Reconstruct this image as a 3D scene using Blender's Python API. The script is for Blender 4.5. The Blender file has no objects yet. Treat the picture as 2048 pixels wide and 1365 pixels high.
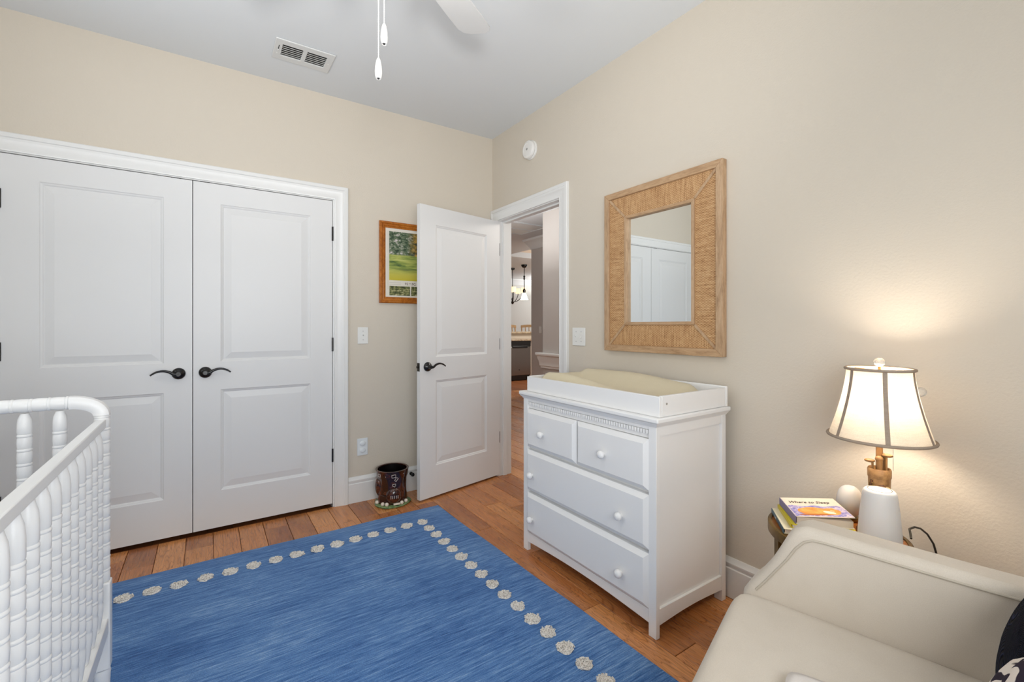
import bpy, bmesh, math, random
from mathutils import Vector, Matrix
R = math.radians
PI = math.pi
rnd = random.Random(7)
SC = bpy.context.scene
COL = SC.collection

# ------------------------------------------------------------------ camera, light, exposure
AX, AY = 0.8293, 0.5588                    # room X axis seen from the camera: (right, forward)
CAM_H = 1.21
cam = bpy.data.cameras.new('camera')
cam_o = bpy.data.objects.new('camera', cam)
COL.objects.link(cam_o)
cam.sensor_width = 36.0
cam.lens = 905.0 / 2048 * 36.0
cam.shift_y = (652.0 - 682.5) / 2048.0
cam.clip_start = 0.02
cam_o.location = (0, 0, CAM_H)
cam_o.rotation_euler = (R(90), 0, -math.atan2(AY, AX))
SC.camera = cam_o

def light(kind, name, loc, energy, color=(1, 1, 1), rot=(0, 0, 0), size=None, size_y=None, radius=None):
    l = bpy.data.lights.new(name, kind)
    l.energy = energy
    l.color = color
    if kind == 'AREA':
        l.shape = 'RECTANGLE'
        l.size = size
        l.size_y = size_y or size
    if radius is not None:
        l.shadow_soft_size = radius
    o = bpy.data.objects.new(name, l)
    o.location = loc
    o.rotation_euler = rot
    COL.objects.link(o)
    return o

w = bpy.data.worlds.new('world')
SC.world = w
w.use_nodes = True
w.node_tree.nodes['Background'].inputs[0].default_value = (0.75, 0.87, 1.0, 1)
w.node_tree.nodes['Background'].inputs[1].default_value = 1.0

# daylight through the window behind the camera, and a fill from the left
light('AREA', 'window_daylight', (0.05, -0.50, 1.15), 38, (0.96, 0.985, 1.0), (R(90), 0, 0), 1.8, 1.2)
light('AREA', 'side_fill', (-1.07, 1.90, 1.60), 3.2, (0.97, 0.99, 1.0), (R(90), 0, R(-90)), 1.1, 1.2)  # added fill from the left, set at the invented side window
# the photographer's flash bounced off the ceiling, and a second fill
fl = light('SPOT', 'bounce_flash', (0.0, -0.10, 1.5), 110, (1.0, 0.99, 0.98), radius=0.12)
fl.data.spot_size = R(90)
fl.data.spot_blend = 1.0
fl.rotation_euler = (Vector((1.0, 2.0, 2.74)) - Vector((0.0, -0.10, 1.5))).to_track_quat('-Z', 'Y').to_euler()
light('AREA', 'second_fill', (-0.50, 1.40, 1.70), 11, (1.0, 0.99, 0.98), (R(180), 0, 0), 0.4, 0.4)  # added up-facing fill out of frame, brightens the ceiling
# added fill lights for hall, kitchen and dining room, hidden from the camera
light('AREA', 'hall_fill', (2.55, 4.7, 1.9), 31, (1.0, 0.99, 0.98), (R(180), 0, 0), 0.8, 1.0)
light('POINT', 'foyer_fill', (3.25, 2.45, 2.3), 26, (1.0, 0.94, 0.86), radius=0.15)  # added warm fill for the floor by the doorway
light('AREA', 'kitchen_fill', (7.0, 7.3, 2.2), 14, (1.0, 0.97, 0.93), (R(180), 0, 0), 1.6, 1.2)
light('AREA', 'kitchen_down_fill', (6.6, 7.3, 2.70), 70, (1.0, 0.96, 0.90), (0, 0, 0), 1.4, 0.8)
light('AREA', 'dining_fill', (9.4, 10.6, 2.2), 85, (1.0, 0.98, 0.95), (R(180), 0, 0), 1.0, 2.0)

SC.view_settings.view_transform = 'Standard'
SC.view_settings.look = 'None'
SC.view_settings.gamma = 1.0
SC.view_settings.use_curve_mapping = False
SC.view_settings.exposure = -0.06

# ------------------------------------------------------------------ material helpers
def srgb(r, g, b):
    def f(c):
        c /= 255.0
        return c / 12.92 if c <= 0.04045 else ((c + 0.055) / 1.055) ** 2.4
    return (f(r), f(g), f(b), 1.0)

class M:
    """small node-graph helper"""
    def __init__(s, name, color=(0.8, 0.8, 0.8, 1), rough=0.5, metal=0.0, spec=0.5):
        s.m = bpy.data.materials.new(name)
        s.m.use_nodes = True
        s.nt = s.m.node_tree
        s.b = s.nt.nodes['Principled BSDF']
        s.b.inputs['Base Color'].default_value = color
        s.b.inputs['Roughness'].default_value = rough
        s.b.inputs['Metallic'].default_value = metal
        s.b.inputs['Specular IOR Level'].default_value = spec
        s.out = s.nt.nodes['Material Output']
    def n(s, t, **kw):
        nd = s.nt.nodes.new(t)
        for k, v in kw.items():
            if k in nd.inputs:
                nd.inputs[k].default_value = v
            else:
                setattr(nd, k, v)
        return nd
    def l(s, a, b):
        s.nt.links.new(a, b)
    def coord(s, which='Object', scale=(1, 1, 1), rot=(0, 0, 0)):
        if which == 'World':
            g = s.n('ShaderNodeNewGeometry')
            src = g.outputs['Position']
        else:
            src = s.n('ShaderNodeTexCoord').outputs[which]
        mp = s.n('ShaderNodeMapping')
        mp.inputs['Scale'].default_value = scale
        mp.inputs['Rotation'].default_value = rot
        s.l(src, mp.inputs['Vector'])
        return mp.outputs['Vector']
    def noise(s, vec, scale=5, detail=4, rough=0.55, dist=0.0):
        nd = s.n('ShaderNodeTexNoise')
        nd.inputs['Scale'].default_value = scale
        nd.inputs['Detail'].default_value = detail
        nd.inputs['Roughness'].default_value = rough
        nd.inputs['Distortion'].default_value = dist
        s.l(vec, nd.inputs['Vector'])
        return nd.outputs['Fac']
    def ramp(s, fac, stops):
        nd = s.n('ShaderNodeValToRGB')
        cr = nd.color_ramp
        while len(cr.elements) < len(stops):
            cr.elements.new(0.5)
        for e, (p, c) in zip(cr.elements, stops):
            e.position = p
            e.color = c
        s.l(fac, nd.inputs['Fac'])
        return nd.outputs['Color']
    def mix(s, fac, a, b, mode='MIX'):
        nd = s.n('ShaderNodeMix', data_type='RGBA', blend_type=mode)
        for sock, v in ((nd.inputs[0], fac), (nd.inputs[6], a), (nd.inputs[7], b)):
            if hasattr(v, 'links'):
                s.l(v, sock)
            else:
                sock.default_value = v
        return nd.outputs[2]
    def math(s, op, a, b=0.0, c=0.0):
        nd = s.n('ShaderNodeMath', operation=op)
        for i, v in enumerate((a, b, c)):
            if hasattr(v, 'links'):
                s.l(v, nd.inputs[i])
            else:
                nd.inputs[i].default_value = v
        return nd.outputs[0]
    def color(s, sock):
        s.l(sock, s.b.inputs['Base Color'])
    def bump(s, h, strength=0.2, dist=0.001):
        nd = s.n('ShaderNodeBump')
        nd.inputs['Strength'].default_value = strength
        nd.inputs['Distance'].default_value = dist
        s.l(h, nd.inputs['Height'])
        s.l(nd.outputs['Normal'], s.b.inputs['Normal'])

MT = {}
def paint(key, col, rough=0.5, peel=0.0, scale=220, spec=0.5):
    m = M(key, col, rough, spec=spec)
    if peel:
        v = m.coord('World')
        m.bump(m.noise(v, scale, 3, 0.6), peel, 0.0015)
    MT[key] = m.m
    return m

paint('wall_paint', (0.655, 0.592, 0.500, 1), 0.62, 0.6, 120, 0.35)
paint('hall_paint', (0.56, 0.525, 0.495, 1), 0.6, 0.25, 190, 0.35)
paint('far_paint', (0.62, 0.61, 0.58, 1), 0.6)
paint('tray_paint', (0.80, 0.66, 0.52, 1), 0.6)
paint('ceiling_paint', (0.735, 0.76, 0.775, 1), 0.8, 0.15, 160, 0.2)
paint('trim_paint', (0.80, 0.80, 0.785, 1), 0.35)
paint('door_paint', (0.77, 0.77, 0.765, 1), 0.38)
paint('furniture_white', (0.87, 0.865, 0.857, 1), 0.33)
paint('crib_white', (0.83, 0.83, 0.825, 1), 0.32)
paint('plastic_white', (0.82, 0.81, 0.78, 1), 0.35)
paint('plate_white', (0.80, 0.80, 0.77, 1), 0.32)
paint('outlet_white', (0.76, 0.80, 0.82, 1), 0.35)
paint('seam_dark', (0.03, 0.03, 0.03, 1), 0.6)
paint('closet_dark', (0.22, 0.20, 0.18, 1), 0.8)
paint('bronze', (0.006, 0.005, 0.005, 1), 0.2)
paint('rubber', (0.01, 0.01, 0.012, 1), 0.45)
paint('fan_white', (0.64, 0.64, 0.63, 1), 0.5)
paint('vent_white', (0.70, 0.71, 0.70, 1), 0.4)
paint('vent_dark', (0.02, 0.018, 0.016, 1), 0.8)
MT['steel'] = M('steel', (0.24, 0.225, 0.215, 1), 0.24, 1.0).m
MT['screw'] = M('screw', (0.45, 0.45, 0.45, 1), 0.3, 1.0).m
MT['mirror'] = M('mirror', (0.86, 0.885, 0.88, 1), 0.0, 1.0).m
MT['granite'] = None

def mk_floor():
    m = M('oak_planks', rough=0.3)
    oi = m.n('ShaderNodeObjectInfo')
    rn = oi.outputs['Random']
    g = m.n('ShaderNodeNewGeometry')
    off = m.n('ShaderNodeCombineXYZ')
    m.l(m.math('MULTIPLY', rn, 37.0), off.inputs[0])
    m.l(m.math('MULTIPLY', rn, 91.0), off.inputs[1])
    add = m.n('ShaderNodeVectorMath', operation='ADD')
    m.l(g.outputs['Position'], add.inputs[0])
    m.l(off.outputs[0], add.inputs[1])
    mp = m.n('ShaderNodeMapping')
    mp.inputs['Scale'].default_value = (9, 1.4, 1)
    m.l(add.outputs[0], mp.inputs['Vector'])
    fig = m.noise(mp.outputs[0], 1.3, 3, 0.5, 0.6)                    # cathedral figure
    rings = m.math('ABSOLUTE', m.math('SINE', m.math('MULTIPLY', fig, 62.0)))
    mp2 = m.n('ShaderNodeMapping')
    mp2.inputs['Scale'].default_value = (150, 5, 1)
    m.l(add.outputs[0], mp2.inputs['Vector'])
    grain = m.noise(mp2.outputs[0], 1.0, 4, 0.6)
    mp3 = m.n('ShaderNodeMapping')
    mp3.inputs['Scale'].default_value = (3.2, 1.2, 1)
    m.l(add.outputs[0], mp3.inputs['Vector'])
    blot = m.noise(mp3.outputs[0], 1.6, 3, 0.6)
    base = m.ramp(rn, [(0.0, srgb(158, 96, 58)), (0.25, srgb(194, 124, 74)), (0.5, srgb(216, 148, 92)), (0.75, srgb(184, 114, 66)), (1.0, srgb(150, 92, 60))])
    c1 = m.mix(m.ramp(blot, [(0.36, (0, 0, 0, 1)), (0.78, (0.7, 0.7, 0.7, 1))]), base, srgb(208, 142, 80))
    dk = m.ramp(rings, [(0.0, (0.42, 0.36, 0.32, 1)), (0.14, (0.74, 0.70, 0.67, 1)), (0.5, (1.04, 1.04, 1.04, 1))])
    c2 = m.mix(0.8, c1, dk, 'MULTIPLY')
    gr = m.ramp(grain, [(0.32, (0.52, 0.48, 0.44, 1)), (0.6, (1.08, 1.08, 1.08, 1))])
    c3 = m.mix(0.75, c2, gr, 'MULTIPLY')
    m.color(c3)
    m.l(m.ramp(grain, [(0.2, (0.32, 0.32, 0.32, 1)), (0.8, (0.19, 0.19, 0.19, 1))]), m.b.inputs['Roughness'])
    m.bump(m.math('ADD', m.math('MULTIPLY', grain, 0.5), m.math('MULTIPLY', fig, 1.2)), 0.18, 0.0015)
    MT['planks'] = m.m
    s = M('subfloor', srgb(60, 34, 20), 0.5)
    v = s.coord('World')
    br = s.n('ShaderNodeTexBrick')
    br.inputs['Scale'].default_value = 1.0
    br.inputs['Brick Width'].default_value = 0.9
    br.inputs['Row Height'].default_value = 0.1265
    br.inputs['Mortar Size'].default_value = 0.001
    br.inputs['Color1'].default_value = srgb(150, 93, 56)
    br.inputs['Color2'].default_value = srgb(126, 74, 44)
    br.inputs['Mortar'].default_value = srgb(50, 28, 16)
    sw = s.n('ShaderNodeMapping')
    sw.inputs['Rotation'].default_value = (0, 0, R(90))
    s.l(v, sw.inputs['Vector'])
    s.l(sw.outputs[0], br.inputs['Vector'])
    s.color(br.outputs['Color'])
    s.b.inputs['Roughness'].default_value = 0.28
    MT['subfloor'] = s.m
mk_floor()

def mk_rug():
    m = M('rug_wool', rough=0.95, spec=0.1)
    v1 = m.coord('World', (3.4, 92, 1), (0, 0, R(1.0)))
    a = m.noise(v1, 1.0, 5, 0.62, 0.3)
    v2 = m.coord('World', (16, 210, 1))
    b = m.noise(v2, 1.0, 3, 0.6)
    v3 = m.coord('World', (1.0, 2.4, 1))
    c = m.noise(v3, 1.7, 3, 0.55)
    f = m.math('ADD', m.math('MULTIPLY', a, 0.48), m.math('ADD', m.math('MULTIPLY', b, 0.46), m.math('MULTIPLY', c, 0.28)))
    col = m.ramp(f, [(0.42, srgb(34, 72, 128)), (0.54, srgb(62, 108, 168)), (0.64, srgb(92, 136, 192)), (0.78, srgb(146, 178, 216))])
    v4 = m.coord('World', (300, 420, 420))
    d = m.noise(v4, 1.0, 2, 0.5)
    col2 = m.mix(0.8, col, m.ramp(d, [(0.3, (0.58, 0.60, 0.64, 1)), (0.68, (1.22, 1.2, 1.16, 1))]), 'MULTIPLY')
    m.color(col2)
    m.bump(m.math('ADD', m.math('MULTIPLY', b, 1.0), m.math('MULTIPLY', d, 0.8)), 0.7, 0.004)
    m.b.inputs['Sheen Weight'].default_value = 0.15
    MT['rug'] = m.m
    t = M('tuft_wool', rough=0.95, spec=0.1)
    v = t.coord('World', (1, 1, 1))
    n = t.noise(v, 260, 2, 0.5)
    t.color(t.ramp(n, [(0.32, srgb(160, 146, 134)), (0.44, srgb(232, 226, 218)), (0.7, srgb(250, 247, 241))]))
    t.bump(n, 1.0, 0.004)
    MT['tuft'] = t.m
mk_rug()

def mk_fabric(key, c0, c1, scale=700, rough=0.9, bump=0.25, blotch=3.0):
    m = M(key, rough=rough, spec=0.2)
    v = m.coord('Object', (1, 1, 1))
    n1 = m.noise(v, blotch, 4, 0.6)
    n2 = m.noise(v, scale, 2, 0.5)
    f = m.math('ADD', m.math('MULTIPLY', n1, 0.6), m.math('MULTIPLY', n2, 0.4))
    m.color(m.ramp(f, [(0.35, c0), (0.65, c1)]))
    m.bump(n2, bump, 0.001)
    m.b.inputs['Sheen Weight'].default_value = 0.1
    MT[key] = m.m
    return m
mk_fabric('linen', srgb(204, 193, 178), srgb(219, 209, 195))
mk_fabric('piping_fabric', srgb(186, 176, 160), srgb(200, 190, 174))
mk_fabric('pad_fabric', srgb(214, 202, 172), srgb(224, 213, 186), 500, 0.8, 0.15)
mk_fabric('white_cloth', srgb(222, 214, 208), srgb(232, 226, 220), 600)

def mk_navy():
    m = M('navy_wool', rough=0.95, spec=0.15)
    v = m.coord('Object')
    vo = m.n('ShaderNodeTexVoronoi')
    vo.inputs['Scale'].default_value = 11
    m.l(v, vo.inputs['Vector'])
    r = m.math('SINE', m.math('MULTIPLY', vo.outputs['Distance'], 170.0))
    m.color(m.ramp(r, [(0.3, srgb(8, 10, 22)), (0.9, srgb(26, 34, 62))]))
    m.bump(r, 1.0, 0.003)
    MT['navy'] = m.m
    p = M('ikat_cotton', rough=0.9, spec=0.15)
    v = p.coord('Object')
    wv = p.n('ShaderNodeTexWave', wave_type='RINGS')
    wv.inputs['Scale'].default_value = 14
    wv.inputs['Distortion'].default_value = 9.0
    wv.inputs['Detail'].default_value = 1.5
    p.l(v, wv.inputs['Vector'])
    p.color(p.ramp(wv.outputs['Fac'], [(0.50, srgb(226, 216, 206)), (0.58, srgb(44, 36, 50))]))
    MT['ikat'] = p.m
mk_navy()

def mk_woods():
    def wood(key, c0, c1, c2, scale, rough, axis=(1, 1, 1)):
        m = M(key, rough=rough)
        v = m.coord('Object', axis)
        a = m.noise(v, scale, 4, 0.6, 1.0)
        b = m.noise(v, scale * 7, 3, 0.6)
        f = m.math('ADD', m.math('MULTIPLY', a, 0.65), m.math('MULTIPLY', b, 0.35))
        m.color(m.ramp(f, [(0.32, c0), (0.5, c1), (0.68, c2)]))
        m.bump(b, 0.12, 0.001)
        MT[key] = m.m
    wood('mirror_wood_vertical', srgb(156, 124, 92), srgb(186, 154, 120), srgb(202, 172, 140), 10, 0.55, (4, 4, 0.6))
    wood('mirror_wood_horizontal', srgb(152, 118, 84), srgb(184, 150, 114), srgb(200, 168, 134), 10, 0.55, (4, 0.6, 4))
    wood('frame_wood', srgb(132, 68, 14), srgb(172, 98, 26), srgb(196, 122, 44), 12, 0.25, (2, 2, 2))
    wood('table_wood', srgb(128, 72, 24), srgb(160, 96, 38), srgb(178, 112, 52), 9, 0.35, (1, 6, 1))
    wood('chair_wood', srgb(176, 140, 96), srgb(196, 160, 116), srgb(206, 174, 130), 8, 0.4)
    # rattan weave
    for key, axis in (('rattan_vertical', 0), ('rattan_horizontal', 1)):
        m = M(key, rough=0.6, spec=0.3)
        v = m.coord('World')
        sep = m.n('ShaderNodeSeparateXYZ')
        m.l(v, sep.inputs[0])
        Y, Z = sep.outputs[1], sep.outputs[2]
        a = m.math('SINE', m.math('MULTIPLY', Y, 2 * PI / 0.0170))
        b = m.math('SINE', m.math('MULTIPLY', Z, 2 * PI / 0.0115))
        wv = m.math('MULTIPLY', a, b)
        n1 = m.noise(m.coord('World', (1, 9, 150) if axis == 0 else (1, 150, 9)), 1.2, 3, 0.6)
        n2 = m.noise(v, 60, 3, 0.6)
        f = m.math('ADD', m.math('MULTIPLY', wv, 0.055), m.math('ADD', m.math('MULTIPLY', n1, 0.30), m.math('MULTIPLY', n2, 0.16)))
        m.color(m.ramp(f, [(0.11, srgb(126, 86, 52)), (0.18, srgb(172, 130, 88)), (0.25, srgb(196, 155, 110)), (0.36, srgb(218, 184, 142))]))
        m.bump(wv, 0.6, 0.0012)
        MT[key] = m.m
mk_woods()

def mk_misc():
    m = M('brass', srgb(128, 100, 56), 0.38, 0.85)
    v = m.coord('Object')
    m.color(m.ramp(m.noise(v, 14, 4), [(0.3, srgb(96, 74, 40)), (0.7, srgb(152, 122, 70))]))
    MT['brass'] = m.m
    m = M('granite', rough=0.2)
    v = m.coord('World')
    m.color(m.ramp(m.noise(v, 45, 4, 0.7), [(0.35, srgb(120, 100, 80)), (0.5, srgb(176, 156, 130)), (0.65, srgb(210, 194, 170))]))
    MT['granite'] = m.m
    paint('island_paint', srgb(196, 184, 168), 0.5)
    m = M('leather_glaze', rough=0.14)
    v = m.coord('Object', (1, 1, 0.7))
    m.color(m.ramp(m.noise(v, 22, 4, 0.65, 0.8), [(0.32, srgb(22, 8, 6)), (0.5, srgb(54, 22, 16)), (0.68, srgb(98, 50, 30))]))
    m.b.inputs['Coat Weight'].default_value = 0.5
    MT['leather'] = m.m
    paint('leather_inside', (0.004, 0.003, 0.003, 1), 0.3)
    m = M('bag_tan', rough=0.45)
    v = m.coord('Object')
    m.color(m.ramp(m.noise(v, 40, 4, 0.6), [(0.3, srgb(120, 84, 48)), (0.6, srgb(172, 134, 88))]))
    m.bump(m.noise(v, 60, 3), 0.4, 0.002)
    MT['bag_tan'] = m.m
    paint('bag_dark', srgb(96, 62, 34), 0.45)
    paint('bag_pale', srgb(206, 182, 138), 0.5, 0.5, 160)
    paint('club_bronze', srgb(136, 102, 62), 0.38)
    m = M('grass_glaze', rough=0.4)
    v = m.coord('Object')
    m.color(m.ramp(m.noise(v, 60, 3), [(0.35, srgb(60, 92, 62)), (0.65, srgb(140, 160, 104))]))
    MT['grass_glaze'] = m.m
    paint('ball_white', srgb(232, 222, 206), 0.4, 0.6, 500)
    paint('stitch_white', srgb(228, 216, 206), 0.5)
    paint('buckle_silver', srgb(196, 188, 182), 0.25)
    m = M('glass_ball', (0.95, 0.95, 0.93, 1), 0.08)
    m.b.inputs['Transmission Weight'].default_value = 0.75
    m.b.inputs['IOR'].default_value = 1.3
    v = m.n('ShaderNodeTexVoronoi')
    v.inputs['Scale'].default_value = 130
    m.l(m.coord('Object'), v.inputs['Vector'])
    m.bump(v.outputs['Distance'], 1.0, 0.004)
    MT['glass_ball'] = m.m
    # lamp shade linen: thin cloth that scatters light through
    for key, col, tr in (('shade_linen', (0.78, 0.69, 0.56, 1), 0.115), ('shade_tape', (0.42, 0.34, 0.27, 1), 0.10)):
        m = M(key, col, 0.9, spec=0.1)
        v = m.coord('Object', (1, 1, 1))
        n = m.noise(m.coord('Object', (30, 30, 260)), 1.0, 3, 0.6)
        n2 = m.noise(v, 420, 2)
        cc = m.mix(1.0, m.ramp(m.math('ADD', m.math('MULTIPLY', n, 0.5), m.math('MULTIPLY', n2, 0.5)), [(0.35, (0.86, 0.84, 0.82, 1)), (0.65, (1, 1, 1, 1))]), col, 'MULTIPLY')
        m.color(cc)
        tl = m.n('ShaderNodeBsdfTranslucent')
        m.l(cc, tl.inputs['Color'])
        ms = m.n('ShaderNodeMixShader')
        ms.inputs[0].default_value = tr
        m.l(m.b.outputs[0], ms.inputs[1])
        m.l(tl.outputs[0], ms.inputs[2])
        m.l(ms.outputs[0], m.out.inputs['Surface'])
        MT[key] = m.m
    def emit(key, col, e):
        m = M(key, col, 0.5)
        m.b.inputs['Emission Color'].default_value = col
        m.b.inputs['Emission Strength'].default_value = e
        MT[key] = m.m
    emit('bulb_glow', (1.0, 0.87, 0.71, 1), 180)
    emit('pendant_glow', (1.0, 0.93, 0.82, 1), 4)
    emit('shade_glow', (1.0, 0.78, 0.52, 1), 1.0)
    emit('globe_glow', (1.0, 0.95, 0.88, 1), 26)
    m = M('night_light_plastic', (0.72, 0.70, 0.675, 1), 0.45)
    m.b.inputs['Subsurface Weight'].default_value = 0.25
    m.b.inputs['Subsurface Radius'].default_value = (0.02, 0.015, 0.01)
    MT['soft_plastic'] = m.m
    m = M('window_glass', (1, 1, 1, 1), 0.0)
    m.b.inputs['Transmission Weight'].default_value = 1.0
    m.b.inputs['IOR'].default_value = 1.02
    MT['window_glass'] = m.m
    # golf print
    m = M('golf_painting', rough=0.6)
    tc = m.n('ShaderNodeTexCoord')
    sep = m.n('ShaderNodeSeparateXYZ')
    m.l(tc.outputs['Generated'], sep.inputs[0])
    X, Z = sep.outputs[0], sep.outputs[2]
    mp = m.coord('Generated', (5, 1, 7))
    leaf = m.noise(mp, 2.2, 6, 0.75)
    trees = m.ramp(leaf, [(0.36, srgb(24, 40, 34)), (0.46, srgb(60, 84, 58)), (0.54, srgb(120, 132, 104)), (0.62, srgb(206, 196, 194)), (0.75, srgb(226, 214, 216))])
    warm = m.ramp(m.noise(mp, 1.6, 4, 0.7), [(0.4, srgb(40, 44, 20)), (0.6, srgb(190, 150, 60))])
    trees = m.mix(m.ramp(X, [(0.36, (0, 0, 0, 1)), (0.52, (1, 1, 1, 1))]), trees, warm)
    lv = m.coord('Generated', (1.4, 1, 16))
    ln = m.noise(lv, 1.3, 4, 0.6, 0.4)
    lawn = m.ramp(ln, [(0.34, srgb(52, 84, 52)), (0.45, srgb(122, 142, 62)), (0.56, srgb(176, 182, 92)), (0.75, srgb(204, 206, 124))])
    low = m.ramp(Z, [(0.0, srgb(196, 180, 50)), (0.28, srgb(190, 190, 96))])
    lawn = m.mix(m.ramp(Z, [(0.12, (1, 1, 1, 1)), (0.26, (0, 0, 0, 1))]), lawn, low)
    edge = m.math('ADD', Z, m.math('MULTIPLY', leaf, 0.06))
    m.color(m.mix(m.ramp(edge, [(0.54, (0, 0, 0, 1)), (0.57, (1, 1, 1, 1))]), lawn, trees))
    MT['painting'] = m.m
    m = M('golf_painting_small', rough=0.6)
    leaf = m.noise(m.coord('Generated', (2.6, 1, 2.6)), 2.0, 6, 0.7)
    m.color(m.ramp(leaf, [(0.34, srgb(22, 26, 16)), (0.45, srgb(66, 72, 38)), (0.55, srgb(140, 142, 84)), (0.64, srgb(214, 200, 168))]))
    MT['painting_small'] = m.m
    paint('paper', srgb(226, 220, 208), 0.7)
    paint('page_block', srgb(212, 200, 184), 0.8)
    paint('ink', srgb(58, 44, 40), 0.7)
    paint('print_ink', srgb(74, 40, 28), 0.7)
    paint('print_line', srgb(168, 164, 152), 0.7)
    paint('yellow_cover', srgb(222, 204, 40), 0.4)
    paint('yellow_deep', srgb(206, 184, 20), 0.4)
    paint('cream_cover', srgb(226, 216, 186), 0.5)
    paint('teal_spine', srgb(66, 92, 104), 0.45)
    paint('cover_cream', srgb(238, 226, 208), 0.4)
    paint('purple_spine', srgb(128, 116, 150), 0.45)
    m = M('cover_lavender', rough=0.4)
    v = m.coord('World', (70, 70, 70))
    m.color(m.ramp(m.noise(v, 1.0, 4, 0.7, 0.6), [(0.38, srgb(112, 110, 184)), (0.5, srgb(164, 156, 206)), (0.62, srgb(222, 206, 214))]))
    MT['cover_lavender'] = m.m
    m = M('fur_orange', rough=0.5)
    v = m.coord('World', (40, 40, 40))
    m.color(m.ramp(m.noise(v, 1.0, 4, 0.6), [(0.35, srgb(214, 132, 54)), (0.65, srgb(244, 178, 92))]))
    MT['fur_orange'] = m.m
    paint('fur_white', srgb(246, 232, 208), 0.5)
    paint('fur_line', srgb(176, 98, 36), 0.5)
    paint('cord_dark', srgb(40, 34, 28), 0.5)
    paint('face_ring', srgb(70, 70, 68), 0.5)
    paint('appliance_black', (0.006, 0.006, 0.007, 1), 0.3)
mk_misc()

# ------------------------------------------------------------------ mesh helpers
def bm_new():
    return bmesh.new()

def box(bm, x0, x1, y0, y1, z0, z1):
    vs = [bm.verts.new((x, y, z)) for x in (x0, x1) for y in (y0, y1) for z in (z0, z1)]
    f = [(0, 1, 3, 2), (4, 6, 7, 5), (0, 4, 5, 1), (2, 3, 7, 6), (0, 2, 6, 4), (1, 5, 7, 3)]
    for q in f:
        bm.faces.new([vs[i] for i in q])
    return vs

def prism(bm, poly, d0, d1, P):
    """poly: 2D points; P(s,t,d) -> 3D; closed solid between depth d0 and d1"""
    a = [bm.verts.new(P(s, t, d0)) for s, t in poly]
    b = [bm.verts.new(P(s, t, d1)) for s, t in poly]
    n = len(poly)
    bm.faces.new(a[::-1])
    bm.faces.new(b)
    for i in range(n):
        j = (i + 1) % n
        bm.faces.new((a[i], a[j], b[j], b[i]))

def lathe(bm, prof, segs=24, center=(0, 0, 0), axis='Z', cap=True, M4=None):
    rings = []
    for r, h in prof:
        ring = []
        for i in range(segs):
            t = 2 * PI * i / segs
            p = Vector((r * math.cos(t), r * math.sin(t), h))
            if axis == 'X':
                p = Vector((p.z, p.x, p.y))
            elif axis == 'Y':
                p = Vector((p.x, p.z, -p.y))
            if M4 is not None:
                p = M4 @ p
            ring.append(bm.verts.new(p + Vector(center)))
        rings.append(ring)
    for a, b in zip(rings, rings[1:]):
        for i in range(segs):
            j = (i + 1) % segs
            bm.faces.new((a[i], a[j], b[j], b[i]))
    if cap:
        bm.faces.new(rings[0][::-1])
        bm.faces.new(rings[-1])

def tube(bm, pts, r, segs=8, cap=True, flat=None):
    """round tube; r number or list; flat=(dir, factor) squashes along a direction"""
    pts = [Vector(p) for p in pts]
    n = len(pts)
    rr = r if isinstance(r, (list, tuple)) else [r] * n
    rings = []
    up = None
    for i, p in enumerate(pts):
        t = (pts[min(i + 1, n - 1)] - pts[max(i - 1, 0)]).normalized()
        if up is None:
            up = Vector((0, 0, 1)) if abs(t.z) < 0.9 else Vector((1, 0, 0))
        side = t.cross(up).normalized()
        up = side.cross(t).normalized()
        ring = []
        for k in range(segs):
            a = 2 * PI * k / segs
            o = (side * math.cos(a) + up * math.sin(a)) * rr[i]
            if flat:
                d = Vector(flat[0])
                o = o - d * (o.dot(d)) * (1 - flat[1])
            ring.append(bm.verts.new(p + o))
        rings.append(ring)
    for a, b in zip(rings, rings[1:]):
        for i in range(segs):
            j = (i + 1) % segs
            bm.faces.new((a[i], a[j], b[j], b[i]))
    if cap:
        bm.faces.new(rings[0][::-1])
        bm.faces.new(rings[-1])

def sphere(bm, c, r, seg=16, ring=10, sc=(1, 1, 1)):
    g = bmesh.ops.create_uvsphere(bm, u_segments=seg, v_segments=ring, radius=r)
    for v in g['verts']:
        v.co = Vector((v.co.x * sc[0], v.co.y * sc[1], v.co.z * sc[2])) + Vector(c)

def sweep(bm, path, prof, frames, closed_prof=True):
    """path points with frames[i]=(U,V) vectors; profile (u,v) points -> p + u*U + v*V"""
    rings = []
    for p, (U, V) in zip(path, frames):
        p = Vector(p)
        rings.append([bm.verts.new(p + Vector(U) * a + Vector(V) * b) for a, b in prof])
    n = len(prof)
    for A, B in zip(rings, rings[1:]):
        for i in range(n if closed_prof else n - 1):
            j = (i + 1) % n
            bm.faces.new((A[i], A[j], B[j], B[i]))
    bm.faces.new(rings[0][::-1])
    bm.faces.new(rings[-1])

def finish(bm, name, mat, smooth=None):
    bmesh.ops.recalc_face_normals(bm, faces=bm.faces[:])
    me = bpy.data.meshes.new(name)
    bm.to_mesh(me)
    bm.free()
    me.materials.append(MT[mat] if isinstance(mat, str) else mat)
    if smooth is not None:
        for p in me.polygons:
            p.use_smooth = True
        me.set_sharp_from_angle(angle=R(smooth))
    return me

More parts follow.
